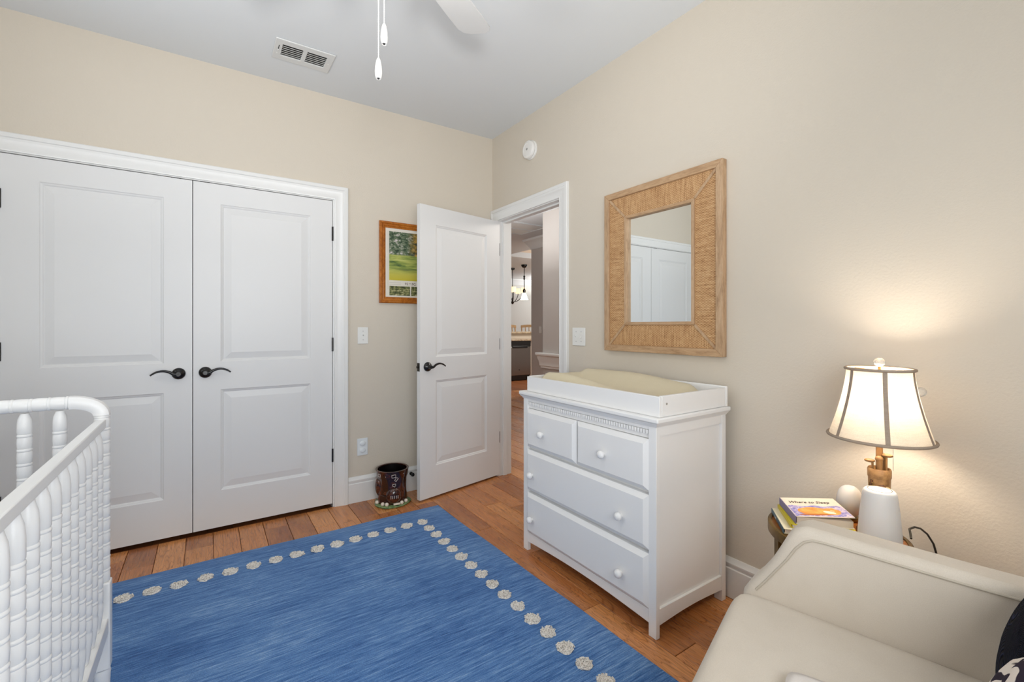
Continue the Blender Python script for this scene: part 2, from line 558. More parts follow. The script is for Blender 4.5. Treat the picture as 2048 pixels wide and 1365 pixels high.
def obj(name, bm, mat, parent=None, loc=None, rot=None, smooth=None, bevel=0, seg=2, subsurf=0, label=None, kind=None):
    """links ONE mesh object; mesh coords are in the parent's local space"""
    me = bm if isinstance(bm, bpy.types.Mesh) else finish(bm, name, mat, smooth)
    o = bpy.data.objects.new(name, me)
    COL.objects.link(o)
    if parent is not None:
        o.parent = parent
    if loc is not None:
        o.location = loc
    if rot is not None:
        o.rotation_euler = rot
    if bevel:
        b = o.modifiers.new('bevel', 'BEVEL')
        b.width = bevel
        b.segments = seg
        b.limit_method = 'ANGLE'
        b.angle_limit = R(40)
        b.harden_normals = False
        if smooth is None:
            for p in me.polygons:
                p.use_smooth = True
            me.set_sharp_from_angle(angle=R(89 if seg > 2 else 45))
    if subsurf:
        s = o.modifiers.new('subdivision', 'SUBSURF')
        s.levels = subsurf
        s.render_levels = subsurf
    if label:
        o['label'] = label
    if kind:
        o['kind'] = kind
    return o

def tag(o, label, cat, group=None):
    o['label'] = label
    o['category'] = cat
    if group:
        o['group'] = group
    return o

def thing(name, label, cat, loc=(0, 0, 0), rotz=0, group=None):
    o = bpy.data.objects.new(name, None)
    o.empty_display_size = 0.05
    COL.objects.link(o)
    o.location = loc
    o.rotation_euler = (0, 0, rotz)
    return tag(o, label, cat, group)

def struct(name, bm, mat, parent=None, **kw):
    return obj(name, bm, mat, parent, kind=None if parent else 'structure', **kw)

def text(name, body, size, mat, parent, matrix, shear=0.0, width=1.0, depth=0.0002):
    c = bpy.data.curves.new(name, 'FONT')
    c.body = body
    c.size = size
    c.shear = shear
    c.extrude = depth
    c.resolution_u = 3
    o = bpy.data.objects.new(name, c)
    COL.objects.link(o)
    dg = bpy.context.evaluated_depsgraph_get()
    me = bpy.data.meshes.new_from_object(o.evaluated_get(dg))
    bpy.data.objects.remove(o)
    bpy.data.curves.remove(c)
    me.name = name
    me.transform(matrix @ Matrix.Diagonal((width, 1, 1, 1)))
    me.materials.clear()
    me.materials.append(MT[mat])
    t = bpy.data.objects.new(name, me)
    COL.objects.link(t)
    t.parent = parent
    return t

def wall_cells(bm, u0, u1, v0, v1, holes, P, d0, d1):
    """solid wall with rectangular holes; one welded mesh. P(u,v,d)"""
    us = sorted({u0, u1} | {h[0] for h in holes} | {h[1] for h in holes})
    vs = sorted({v0, v1} | {h[2] for h in holes} | {h[3] for h in holes})
    def solid(i, j):
        if i < 0 or j < 0 or i >= len(us) - 1 or j >= len(vs) - 1:
            return False
        cu, cv = (us[i] + us[i + 1]) / 2, (vs[j] + vs[j + 1]) / 2
        return not any(h[0] < cu < h[1] and h[2] < cv < h[3] for h in holes)
    V = {}
    def v(i, j, d):
        k = (i, j, d)
        if k not in V:
            V[k] = bm.verts.new(P(us[i], vs[j], d1 if d else d0))
        return V[k]
    for i in range(len(us) - 1):
        for j in range(len(vs) - 1):
            if not solid(i, j):
                continue
            for d in (0, 1):
                bm.faces.new((v(i, j, d), v(i + 1, j, d), v(i + 1, j + 1, d), v(i, j + 1, d)))
            for (a, b, ni, nj) in (((i, j), (i + 1, j), i, j - 1), ((i, j + 1), (i + 1, j + 1), i, j + 1), ((i, j), (i, j + 1), i - 1, j), ((i + 1, j), (i + 1, j + 1), i + 1, j)):
                if not solid(ni, nj):
                    bm.faces.new((v(*a, 0), v(*b, 0), v(*b, 1), v(*a, 1)))

# ------------------------------------------------------------------ the room shell
XW, YW, ZC = 1.944, 3.175, 2.743           # right wall, closet wall, ceiling
XL, YF = -1.13, -0.56                      # left wall and the wall behind the camera
XH = 2.06                                  # hall side of the right wall

# floor: slab with planks laid along Y
bm = bm_new()
box(bm, -1.4, 10.5, -0.8, 13.0, -0.10, -0.010)
floor = struct('floor', bm, 'subfloor')

def plank_mesh(w, l):
    bm = bm_new()
    g = 0.0012
    c = 0.0027
    z0, z1, z2 = -0.010, -0.0016, 0.0
    lo = [bm.verts.new((x, y, z0)) for x, y in ((g, g), (w - g, g), (w - g, l - g), (g, l - g))]
    mi = [bm.verts.new((x, y, z1)) for x, y in ((g, g), (w - g, g), (w - g, l - g), (g, l - g))]
    hi = [bm.verts.new((x, y, z2)) for x, y in ((c, c), (w - c, c), (w - c, l - c), (c, l - c))]
    bm.faces.new(lo[::-1])
    bm.faces.new(hi)
    for A, B in ((lo, mi), (mi, hi)):
        for i in range(4):
            j = (i + 1) % 4
            bm.faces.new((A[i], A[j], B[j], B[i]))
    return bm
PW = 0.1265
SEAM = -0.0975
special = {0: [2.995], -1: [2.43], -2: [2.918, 1.9], 5: [2.897], 7: [2.905, 2.2], 6: [1.7], 11: [2.323], 12: [1.94], 13: [1.30, 2.62], 14: [2.50], 15: [2.95]}
plank_cache = {}
def planks():
    def runs(k, y0, y1):
        r = random.Random(1000 + k)
        if k in special and y0 < 2:
            cuts = sorted(special[k])
            while cuts[0] > y0 + 0.3:
                cuts.insert(0, cuts[0] - r.choice((0.5, 0.7, 0.9, 1.1, 1.3)))
        else:
            cuts = [y0 + r.choice((0.25, 0.4, 0.55, 0.7, 0.85))]
        while cuts[-1] < y1:
            cuts.append(cuts[-1] + r.choice((0.6, 0.7, 0.9, 1.1, 1.3)))
        cuts = [y0] + [c for c in cuts if y0 + 0.05 < c < y1 - 0.05] + [y1]
        return list(zip(cuts, cuts[1:]))
    k0 = math.floor((XL - SEAM) / PW)
    k1 = math.ceil((4.79 - SEAM) / PW)
    for k in range(k0, k1):
        x0, x1 = SEAM + k * PW, SEAM + (k + 1) * PW
        segs = []
        if x0 < XW:
            x0c, x1c = max(x0, XL), x1
            segs += [(a, b, x0c, x1c) for a, b in runs(k, YF, YW)]
            if x1 > XW - 0.001:
                segs += [(a, b, x0c, x1c) for a, b in runs(k, YW, 5.4)]
        elif x0 < 3.79 - 0.02:
            segs += [(a, b, x0, min(x1, 3.785)) for a, b in runs(k, 1.4, 6.3)]
        else:
            segs += [(a, b, x0, x1) for a, b in runs(k, 4.9, 7.0)]
        for a, b, xa, xb in segs:
            if xa < 1.0 and b < 2.2 and a < 1.6 and xb > -0.2 and b < 2.0:
                continue                                     # wholly under the rug
            key = (round(xb - xa, 4), round(b - a, 3))
            if key not in plank_cache:
                plank_cache[key] = finish(plank_mesh(xb - xa, b - a), 'plank', 'planks')
            obj('plank', plank_cache[key], None, floor, loc=(xa, a, 0))
planks()

# ceiling: bedroom, hall, kitchen with a recessed tray
bm = bm_new()
wall_cells(bm, -1.4, 10.5, -0.8, 13.0, [(5.39, 9.0, 5.6, 8.3)], lambda u, v, d: (u, v, d), ZC, ZC + 0.12)
struct('ceiling', bm, 'ceiling_paint')
bm = bm_new()
wall_cells(bm, 5.3, 9.1, 5.5, 8.4, [(5.39, 9.0, 5.6, 8.3)], lambda u, v, d: (u, v, d), ZC + 0.1205, 3.05)
struct('trim_1', bm, 'tray_paint')
bm = bm_new()
box(bm, 5.3, 9.1, 5.5, 8.4, 3.05, 3.15)
struct('ceiling_tray', bm, 'ceiling_paint')

# closet wall
DL0, DL1, DR0, DR1 = -0.826, -0.0705, -0.0665, 0.694
DZ0, DZ1 = 0.022, 2.044
bm = bm_new()
wall_cells(bm, XL - 0.12, XH, 0, ZC, [(DL0 - 0.02, DR1 + 0.02, -0.01, DZ1 + 0.022)], lambda u, v, d: (u, d, v), YW, YW + 0.115)
struct('wall_back', bm, 'wall_paint')
# right wall with the doorway
OY0, OY1, OZ = 2.318, 3.082, 2.052          # clear opening
bm = bm_new()
wall_cells(bm, YF - 0.12, YW, 0, ZC, [(OY0 - 0.018, OY1 + 0.018, -0.01, OZ + 0.018)], lambda u, v, d: (d, u, v), XW, XH - 0.002)
struct('wall_right', bm, 'wall_paint')
# left wall with an opening for the added side window
bm = bm_new()
wall_cells(bm, YF - 0.12, YW, 0, ZC, [(1.30, 2.50, 1.0, 2.25)], lambda u, v, d: (d, u, v), XL - 0.12, XL)
struct('wall_left', bm, 'wall_paint')
# wall behind the camera with a window
bm = bm_new()
wall_cells(bm, XL, XH, 0, ZC, [(-0.6, 1.3, 0.6, 2.3)], lambda u, v, d: (u, d, v), YF - 0.12, YF)
struct('wall_front', bm, 'wall_paint')
# closet interior
bm = bm_new()
wall_cells(bm, DL0 - 0.3, DR1 + 0.3, 0, ZC, [], lambda u, v, d: (u, d, v), 3.85, 3.9)
struct('wall_closet', bm, 'closet_dark')
bm = bm_new()
wall_cells(bm, YW + 0.116, 3.849, 0, ZC, [], lambda u, v, d: (d, u, v), DL0 - 0.3, DL0 - 0.25)
struct('wall_closet_left', bm, 'closet_dark')
bm = bm_new()
wall_cells(bm, YW + 0.116, 3.849, 0, ZC, [], lambda u, v, d: (d, u, v), DR1 + 0.25, DR1 + 0.3)
struct('wall_closet_right', bm, 'closet_dark')

# windows: one behind the camera, one added in the left wall
def window(name, u0, u1, v0, v1, P, d_in, d_out):
    bm = bm_new()
    for (a, b, c, d) in ((u0, u0 + 0.05, v0, v1), (u1 - 0.05, u1, v0, v1), (u0 + 0.05, u1 - 0.05, v0, v0 + 0.05), (u0 + 0.05, u1 - 0.05, v1 - 0.05, v1)):
        prism(bm, [(a, c), (b, c), (b, d), (a, d)], d_in, d_out, P)
    w_ = struct(name, bm, 'trim_paint')
    bm = bm_new()
    prism(bm, [(u0 + 0.05, (v0 + v1) / 2 - 0.02), (u1 - 0.05, (v0 + v1) / 2 - 0.02), (u1 - 0.05, (v0 + v1) / 2 + 0.02), (u0 + 0.05, (v0 + v1) / 2 + 0.02)], d_in + (d_out - d_in) * 0.2, d_out - (d_out - d_in) * 0.2, P)
    obj('meeting_rail', bm, 'trim_paint', w_)
    m_ = d_in + (d_out - d_in) * 0.5
    for a, b in ((v0 + 0.05, (v0 + v1) / 2 - 0.02), ((v0 + v1) / 2 + 0.02, v1 - 0.05)):
        bm = bm_new()
        prism(bm, [(u0 + 0.05, a), (u1 - 0.05, a), (u1 - 0.05, b), (u0 + 0.05, b)], m_, m_ + 0.004, P)
        obj('pane', bm, 'window_glass', w_)
window('window_1', -0.6, 1.3, 0.6, 2.3, lambda s, t, d: (s, d, t), YF - 0.03, YF - 0.09)
window('added_window_2', 1.30, 2.50, 1.0, 2.25, lambda s, t, d: (d, s, t), XL - 0.03, XL - 0.09)  # unseen window, added to go with the side fill light

# casings, jambs, baseboards ------------------------------------------------
CAS = [(0.0, 0.0), (0.0, 0.010), (0.006, 0.012), (0.010, 0.011), (0.048, 0.014), (0.054, 0.017), (0.062, 0.017), (0.066, 0.021), (0.084, 0.021), (0.088, 0.018), (0.088, 0.0)]
def casing(name, a0, a1, top, P, N):
    """three-sided casing; a0<a1 inner edges; P(s,t)->3D on the wall, N = outward normal"""
    bm = bm_new()
    N = Vector(N)
    S = Vector(P(1, 0)) - Vector(P(0, 0))
    T = Vector((0, 0, 1))
    path = [P(a0, 0), P(a0, top), P(a1, top), P(a1, 0)]
    fr = [(-S, N), (-S + T, N), (S + T, N), (S, N)]
    sweep(bm, path, CAS, fr)
    return struct(name, bm, 'trim_paint', smooth=30)
casing('trim_2', DL0 - 0.010, DR1 + 0.010, DZ1 + 0.010, lambda s, t: (s, YW - 0.0005, t), (0, -1, 0))
casing('trim_3', OY0 - 0.006, OY1 + 0.002, OZ + 0.006, lambda s, t: (XW - 0.0005, s, t), (-1, 0, 0))
casing('trim_4', OY0 - 0.006, OY1 + 0.002, OZ + 0.006, lambda s, t: (XH + 0.0005, s, t), (1, 0, 0))
# closet jamb
bm = bm_new()
wall_cells(bm, DL0 - 0.0195, DR1 + 0.0195, 0, DZ1 + 0.0215, [(DL0 - 0.003, DR1 + 0.003, -0.01, DZ1 + 0.004)], lambda u, v, d: (u, d, v), YW + 0.0005, YW + 0.114)
struct('trim_5', bm, 'trim_paint')
# entry jamb with door stop
bm = bm_new()
wall_cells(bm, OY0 - 0.0175, OY1 + 0.0175, 0, OZ + 0.0175, [(OY0, OY1, -0.01, OZ)], lambda u, v, d: (d, u, v), XW + 0.0005, XH - 0.0005)
struct('trim_6', bm, 'trim_paint')
bm = bm_new()
wall_cells(bm, OY0 + 0.0005, OY1 - 0.0005, 0, OZ - 0.0005, [(OY0 + 0.012, OY1 - 0.012, -0.01, OZ - 0.012)], lambda u, v, d: (d, u, v), XW + 0.042, XW + 0.075)
struct('trim_7', bm, 'trim_paint')

BB = [(0, 0), (0.016, 0), (0.016, 0.128), (0.0125, 0.132), (0.0125, 0.140), (0.015, 0.145), (0.015, 0.153), (0.010, 0.160), (0.007, 0.168), (0.004, 0.175), (0, 0.175)]
def baseboard(name, p0, p1, N):
    bm = bm_new()
    fr = [(Vector(N), Vector((0, 0, 1)))] * 2
    sweep(bm, [p0, p1], BB, fr)
    struct(name, bm, 'trim_paint', smooth=30)
baseboard('baseboard_back', (DR1 + 0.0985, YW - 0.0005, 0.0005), (XW - 0.0005, YW - 0.0005, 0.0005), (0, -1, 0))
baseboard('baseboard_right', (XW - 0.0005, YF + 0.0005, 0.0005), (XW - 0.0005, OY0 - 0.0945, 0.0005), (-1, 0, 0))
baseboard('baseboard_left', (XL + 0.0005, YF + 0.0005, 0.0005), (XL + 0.0005, YW - 0.0005, 0.0005), (1, 0, 0))
baseboard('baseboard_front', (XL + 0.017, YF + 0.0005, 0.0005), (XW - 0.017, YF + 0.0005, 0.0005), (0, 1, 0))

# panel doors ---------------------------------------------------------------
def panel_door_bm(w, z0, z1, th, panels, both=True):
    """local x 0..w, y 0 (front) .. th (back); moulded recessed panels"""
    bm = bm_new()
    loops = [(0.0, 0.0), (0.004, 0.0035), (0.011, 0.006), (0.015, 0.0095), (0.018, 0.0095), (0.052, 0.0035), (0.054, 0.0030)]
    for (y, sgn) in ((0, 1), (th, -1)):
        xs0, xs1 = panels[0][0], panels[0][1]
        zs = sorted({z0, z1} | {p[2] for p in panels} | {p[3] for p in panels})
        xs = [0, xs0, xs1, w]
        V = {}
        def v(x, z):
            k = (round(x, 5), round(z, 5))
            if k not in V:
                V[k] = bm.verts.new((x, y, z))
            return V[k]
        for i in range(3):
            for j in range(len(zs) - 1):
                cx, cz = (xs[i] + xs[i + 1]) / 2, (zs[j] + zs[j + 1]) / 2
                if any(p[0] < cx < p[1] and p[2] < cz < p[3] for p in panels):
                    continue
                bm.faces.new((v(xs[i], zs[j]), v(xs[i + 1], zs[j]), v(xs[i + 1], zs[j + 1]), v(xs[i], zs[j + 1])))
        for (a, b, c, d) in panels:
            prev = [v(a, c), v(b, c), v(b, d), v(a, d)]
            for ins, dep in loops[1:]:
                cur = [bm.verts.new((x, y + sgn * dep, z)) for x, z in ((a + ins, c + ins), (b - ins, c + ins), (b - ins, d - ins), (a + ins, d - ins))]
                for i in range(4):
                    j = (i + 1) % 4
                    bm.faces.new((prev[i], prev[j], cur[j], cur[i]))
                prev = cur
            bm.faces.new(prev)
        if y == 0:
            fr = [v(0, z) for z in zs], [v(w, z) for z in zs], [v(x, z0) for x in xs], [v(x, z1) for x in xs]
        else:
            bk = [v(0, z) for z in zs], [v(w, z) for z in zs], [v(x, z0) for x in xs], [v(x, z1) for x in xs]
    for A, B in zip(fr, bk):
        for i in range(len(A) - 1):
            bm.faces.new((A[i], A[i + 1], B[i + 1], B[i]))
    return bm

def lever_handle(parent, c, sgn, front=-1):
    """lever set on a door face; c local (x,y,z), lever runs to sgn*x, out of the face along front*y"""
    x, y, z = c
    bm = bm_new()
    n = front
    lathe(bm, [(0.0325, 0.0), (0.0328, 0.003), (0.0315, 0.008), (0.0280, 0.013), (0.0215, 0.0175), (0.0140, 0.020), (0.0122, 0.023), (0.0122, 0.046), (0.0100, 0.050)], 28, (x, y, z), 'Y', M4=None if n > 0 else Matrix.Scale(-1, 4, (0, 1, 0)))
    h = obj('door_handle', bm, 'bronze', parent, smooth=50)
    bm = bm_new()
    pts, rr = [], []
    for i in range(15):
        t = i / 14
        px = x + sgn * (t * 0.128 - 0.004)
        pz = z + 0.003 - 0.012 * math.sin(min(t * 3.2, 1) * PI) * (1 - t) * 0.5 + 0.020 * math.sin(max(t - 0.18, 0) / 0.82 * PI) * (0.9 if t < 0.9 else 0.9) + (-0.004 * max(0, t - 0.85) / 0.15)
        pts.append((px, y + n * 0.043, pz))
        rr.append(0.0095 - 0.0052 * t)
    tube(bm, pts, rr, 10, flat=((0, 1, 0), 0.8))
    obj('lever', bm, 'bronze', h, smooth=50)

def hinge_strip(parent, x, y, z0, z1, w=0.007):
    bm = bm_new()
    lathe(bm, [(0.0055, z0), (0.0055, z1)], 10, (x, y, 0))
    obj('hinge', bm, 'bronze', parent, smooth=40)

DP = [(0.133, 0.626, 0.215, 0.812), (0.133, 0.626, 0.976, 1.906)]     # local panels above door bottom
DTH = 0.035
def closet_door(name, x0, x1, hinge_side):
    bm = panel_door_bm(x1 - x0, 0, DZ1 - DZ0, DTH, DP)
    d = struct(name, bm, 'door_paint', loc=(x0, YW + 0.004, DZ0))
    wd = x1 - x0
    hx = wd - 0.063 if hinge_side < 0 else 0.058
    lever_handle(d, (hx, -0.0002, 0.939 - DZ0), -1 if hinge_side < 0 else 1)
    for za, zb in ((1.778, 1.871), (1.04, 1.13), (0.301, 0.388)):
        hinge_strip(d, -0.001 if hinge_side < 0 else wd + 0.001, -0.0045, za - DZ0, zb - DZ0)
    bm = bm_new()
    cx = wd - 0.075 if hinge_side < 0 else 0.055
    box(bm, cx - 0.024, cx + 0.024, 0.001, 0.03, DZ1 - DZ0 + 0.0001, DZ1 - DZ0 + 0.006)
    obj('ball_catch', bm, 'bronze', d)
    return d
closet_door('door_1', DL0, DL1, -1)
closet_door('door_2', DR0, DR1, 1)

# entry door, standing open into the room
ang = math.atan2(0.167, 0.755)
bm = panel_door_bm(0.765, 0, 2.033, DTH, DP)
LEAF_END = Vector((1.2045, 2.9105, 0))
d3 = struct('door_3', bm, 'door_paint', loc=(LEAF_END.x, LEAF_END.y, 0.014))
d3.rotation_euler = (0, 0, ang)
lever_handle(d3, (0.062, -0.0002, 0.912), 1)
lever_handle(d3, (0.062, DTH + 0.0002, 0.912), 1, 1)
bm = bm_new()
box(bm, -0.0025, 0.0005, 0.004, 0.031, 0.912 - 0.029, 0.912 + 0.029)
lp = obj('latch_plate', bm, 'bronze', d3)
bm = bm_new()
box(bm, -0.013, -0.0026, 0.010, 0.024, 0.905, 0.920)
obj('latch_bolt', bm, 'bronze', lp)
for za, zb in ((1.76, 1.86), (1.005, 1.095), (0.255, 0.345)):
    bm = bm_new()
    box(bm, 0.7653, 0.7685, -0.0012, 0.030, za, zb)
    obj('hinge', bm, 'bronze', d3)

# ------------------------------------------------------------------ hall and kitchen beyond the doorway
XA, YA = 3.79, 4.875
bm = bm_new()
wall_cells(bm, 0.6, YA, 0, ZC, [], lambda u, v, d: (d, u, v), XA, XA + 0.12)
struct('wall_hall_right', bm, 'hall_paint')
bm = bm_new()
wall_cells(bm, XA + 0.12, 4.79, 0, ZC, [], lambda u, v, d: (u, d, v), YA - 0.12, YA)
struct('wall_hall_return', bm, 'hall_paint')
bm = bm_new()
wall_cells(bm, YA - 0.119, 6.494, 0, ZC, [], lambda u, v, d: (d, u, v), 4.79, 4.91)
struct('wall_kitchen_side', bm, 'hall_paint')
bm = bm_new()
wall_cells(bm, 4.911, 10.4, 0, ZC, [], lambda u, v, d: (u, d, v), 6.374, 6.494)
struct('wall_kitchen_return', bm, 'hall_paint')
bm = bm_new()
wall_cells(bm, 2.0, 10.4, 0, ZC, [], lambda u, v, d: (u, d, v), 12.3, 12.42)
struct('wall_dining', bm, 'far_paint')
bm = bm_new()
wall_cells(bm, 6.495, 12.3, 0, ZC, [], lambda u, v, d: (d, u, v), 10.28, 10.4)
struct('wall_dining_right', bm, 'far_paint')
bm = bm_new()
wall_cells(bm, YW + 0.116, 12.299, 0, ZC, [], lambda u, v, d: (d, u, v), XH - 0.12, XH - 0.003)
struct('wall_hall_left', bm, 'hall_paint')
bm = bm_new()
wall_cells(bm, XH + 0.001, XA - 0.001, 0, ZC, [], lambda u, v, d: (u, d, v), 0.6, 0.72)
struct('wall_hall_end', bm, 'hall_paint')
# chair rail and wainscot
bm = bm_new()
CR = [(0, 0.64), (0.02, 0.64), (0.022, 0.665), (0.032, 0.672), (0.034, 0.70), (0.040, 0.735), (0.052, 0.765), (0.056, 0.80), (0.072, 0.812), (0.076, 0.835), (0.070, 0.845), (0, 0.845)]
sweep(bm, [(XA - 0.0005, 0.75, 0), (XA - 0.0005, YA + 0.0, 0), (XA + 0.15, YA + 0.0005, 0)], CR, [(Vector((-1, 0, 0)), Vector((0, 0, 1))), (Vector((-1, 1, 0)), Vector((0, 0, 1))), (Vector((0, 1, 0)), Vector((0, 0, 1)))])
struct('trim_8', bm, 'trim_paint', smooth=30)
for y0, y1 in ((4.15, 4.80), (3.3, 4.0)):
    bm = bm_new()
    for (a, b, c, d) in ((y0, y1, 0.53, 0.57), (y0, y1, 0.25, 0.29), (y0, y0 + 0.04, 0.29, 0.53), (y1 - 0.04, y1, 0.29, 0.53)):
        box(bm, XA - 0.018, XA - 0.0005, a, b, c, d)
    struct('trim_9', bm, 'trim_paint', bevel=0.004)
# crown moulding of the kitchen side wall
bm = bm_new()
CW = [(0, -0.18), (0.012, -0.18), (0.016, -0.15), (0.05, -0.10), (0.085, -0.05), (0.11, -0.035), (0.115, -0.0005), (0, -0.0005)]
sweep(bm, [(4.7895, YA + 0.001, ZC), (4.7895, 6.4945, ZC), (4.95, 6.4945, ZC)], CW, [(Vector((-1, 0, 0)), Vector((0, 0, 1))), (Vector((-1, 1, 0)), Vector((0, 0, 1))), (Vector((0, 1, 0)), Vector((0, 0, 1)))])
struct('trim_10', bm, 'trim_paint', smooth=30)
bm = bm_new()
sweep(bm, [(XH, 12.2995, ZC), (10.27, 12.2995, ZC)], CW, [(Vector((0, -1, 0)), Vector((0, 0, 1)))] * 2)
struct('trim_11', bm, 'ceiling_paint', smooth=30)

def wall_plate(name, label, cat, loc, u, w_, h_, n_gang, kind, mat='plate_white'):
    """plate in local x (width), z (height), facing -y"""
    t = thing(name, label, cat, loc, u)
    bm = bm_new()
    box(bm, -w_ / 2, w_ / 2, -0.0065, -0.0005, -h_ / 2, h_ / 2)
    obj('cover_plate', bm, mat, t, bevel=0.003, seg=3)
    for g in range(n_gang):
        x = (g - (n_gang - 1) / 2) * 0.046
        if kind == 'toggle':
            bm = bm_new()
            box(bm, x - 0.006, x + 0.006, -0.0075, -0.0066, -0.013, 0.013)
            s = obj('toggle_slot', bm, mat, t)
            bm = bm_new()
            up = 1 if g == 0 else -1
            vs = box(bm, x - 0.004, x + 0.004, -0.019, -0.0076, -0.004, 0.004)
            for v in vs:
                if v.co.y < -0.012:
                    v.co.z += 0.008 * up
                    v.co.z = 0.0085 * up + (v.co.z - 0.008 * up) * 0.7
            obj('toggle', bm, mat, s, bevel=0.0012)
            for sz in (-0.03, 0.03):
                bm = bm_new()
                lathe(bm, [(0.0033, 0.0066), (0.0028, 0.0076)], 10, (x, 0, sz), 'Y', M4=Matrix.Scale(-1, 4, (0, 1, 0)))
                obj('screw', bm, 'screw', t, smooth=40)
        elif kind == 'rocker':
            bm = bm_new()
            box(bm, x - 0.016, x + 0.016, -0.009, -0.0066, -0.033, 0.033)
            obj('rocker', bm, mat, t, bevel=0.001)
        else:
            for zc in (-0.0235, 0.0235):
                bm = bm_new()
                lathe(bm, [(0.0195, 0.0066), (0.0195, 0.011), (0.0165, 0.0135), (0.012, 0.0145)], 24, (x, 0, zc), 'Y', M4=Matrix.Scale(-1, 4, (0, 1, 0)) @ Matrix.Diagonal((1, 1, 0.86, 1)))
                obj('outlet_cap', bm, 'outlet_white', t, smooth=40)
    return t
wall_plate('light_switch', 'single white toggle light switch on the wall beside the closet door casing', 'light switch', (0.894, YW - 0.0005, 1.143), 0, 0.072, 0.116, 1, 'toggle')
wall_plate('wall_outlet', 'white wall outlet with two round child safety caps near the baseboard', 'outlet', (0.8905, YW - 0.0005, 0.374), 0, 0.072, 0.118, 1, 'outlet', 'outlet_white')
wall_plate('light_switch', 'double white toggle light switch between doorway casing and mirror', 'light switch', (XW - 0.0005, 2.126, 1.1415), -PI / 2, 0.118, 0.114, 2, 'toggle')
wall_plate('light_switch', 'small white rocker switch on the far hall wall through the doorway', 'light switch', (4.7895, 6.225, 1.141), -PI / 2, 0.072, 0.116, 1, 'rocker')

# return air grille in hall ceiling
t = thing('return_air_grille', 'large square return air grille in the hall ceiling', 'ceiling vent', (4.02, 5.84, ZC - 0.0005))
bm = bm_new()
wall_cells(bm, -0.36, 0.36, -0.36, 0.36, [(-0.32, 0.32, -0.32, -0.01), (-0.32, 0.32, 0.01, 0.32)], lambda u, v, d: (u, v, d), -0.014, 0.0)
obj('grille_frame', bm, 'ceiling_paint', t)
for yc in (-0.165, 0.165):
    bm = bm_new()
    box(bm, -0.3195, 0.3195, yc - 0.1545, yc + 0.1545, -0.008, -0.0005)
    obj('grille_panel', bm, 'vent_white', t)

# kitchen counter, dishwasher, stools, lamps
t = thing('kitchen_counter', 'kitchen bar counter with granite top and raised ledge seen through doorway', 'counter', (0, 0, 0))
for xa, xb in ((3.9, 5.424), (6.036, 6.9)):
    bm = bm_new(); box(bm, xa, xb, 8.21, 8.795, 0.001, 0.875)
    obj('cabinet_base', bm, 'island_paint', t)
bm = bm_new(); box(bm, 3.9, 6.9, 8.80, 8.85, 0.001, 1.03)
obj('ledge_wall', bm, 'island_paint', t)
bm = bm_new(); box(bm, 3.88, 6.92, 8.175, 8.745, 0.8755, 0.915)
obj('worktop', bm, 'granite', t, bevel=0.006)
bm = bm_new(); box(bm, 3.9, 6.9, 8.735, 8.7995, 0.916, 1.03)
bs = obj('backsplash', bm, 'island_paint', t)
for xc in (5.62, 5.72):
    bm = bm_new(); box(bm, xc - 0.035, xc + 0.035, 8.729, 8.7345, 0.945, 1.015)
    obj('outlet_plate', bm, 'plate_white', t)
bm = bm_new(); box(bm, 3.85, 6.95, 8.68, 9.12, 1.0305, 1.07)
obj('bar_top', bm, 'granite', t, bevel=0.006)
t = thing('dishwasher', 'stainless steel dishwasher with black control strip under the granite counter', 'dishwasher', (5.73, 8.2, 0))
bm = bm_new(); box(bm, -0.30, 0.30, 0.03, 0.59, 0.10, 0.872)
obj('cabinet', bm, 'appliance_black', t)
bm = bm_new(); box(bm, -0.298, 0.298, -0.012, 0.0295, 0.115, 0.745)
vs = [v for v in bm.verts]
obj('door_panel', bm, 'steel', t, bevel=0.008, seg=3)
bm = bm_new(); box(bm, -0.298, 0.298, -0.012, 0.0295, 0.748, 0.872)
obj('control_strip', bm, 'appliance_black', t, bevel=0.004)
bm = bm_new(); box(bm, -0.20, 0.20, -0.03, -0.0125, 0.715, 0.765)
obj('handle', bm, 'appliance_black', t, bevel=0.008, seg=3)
bm = bm_new(); box(bm, -0.298, 0.298, 0.06, 0.08, 0.001, 0.099)
obj('kick_plate', bm, 'appliance_black', t)
bm = bm_new(); lathe(bm, [(0.012, 0.0125), (0.012, 0.0145)], 12, (-0.02, 0, 0.235), 'Y', M4=Matrix.Scale(-1, 4, (0, 1, 0)))
obj('badge', bm, 'appliance_black', t)

def bar_stool(label, x, y, rot):
    t = thing('bar_stool', label, 'bar stool', (x, y, 0), rot, 'stools behind the bar')
    for sx in (-0.17, 0.17):
        for sy in (-0.17, 0.17):
            bm = bm_new(); tube(bm, [(sx * 1.15, sy * 1.15, 0), (sx, sy, 0.70)], 0.017, 8)
            obj('leg', bm, 'chair_wood', t, smooth=40)
    bm = bm_new(); box(bm, -0.21, 0.21, -0.21, 0.21, 0.701, 0.74)
    obj('seat', bm, 'chair_wood', t, bevel=0.015, seg=3)
    for sx in (-0.19, -0.095, 0.0, 0.095, 0.19):
        bm = bm_new(); tube(bm, [(sx, 0.19, 0.741), (sx * 1.08, 0.24, 1.17)], 0.012 if abs(sx) < 0.18 else 0.017, 8)
        obj('back_spindle', bm, 'chair_wood', t, smooth=40)
    bm = bm_new()
    sweep(bm, [(x_, 0.245 - 0.25 * x_ * x_, 1.205 - 0.35 * x_ * x_) for x_ in [-0.23 + 0.46 * i / 8 for i in range(9)]], [(-0.012, -0.035), (0.012, -0.035), (0.012, 0.035), (-0.012, 0.035)], [(Vector((0, 1, 0)), Vector((0, 0, 1)))] * 9)
    obj('crest_rail', bm, 'chair_wood', t, bevel=0.004)
bar_stool('light wood spindle back stool behind the bar, the left one of two', 6.56, 9.60, 0.1)
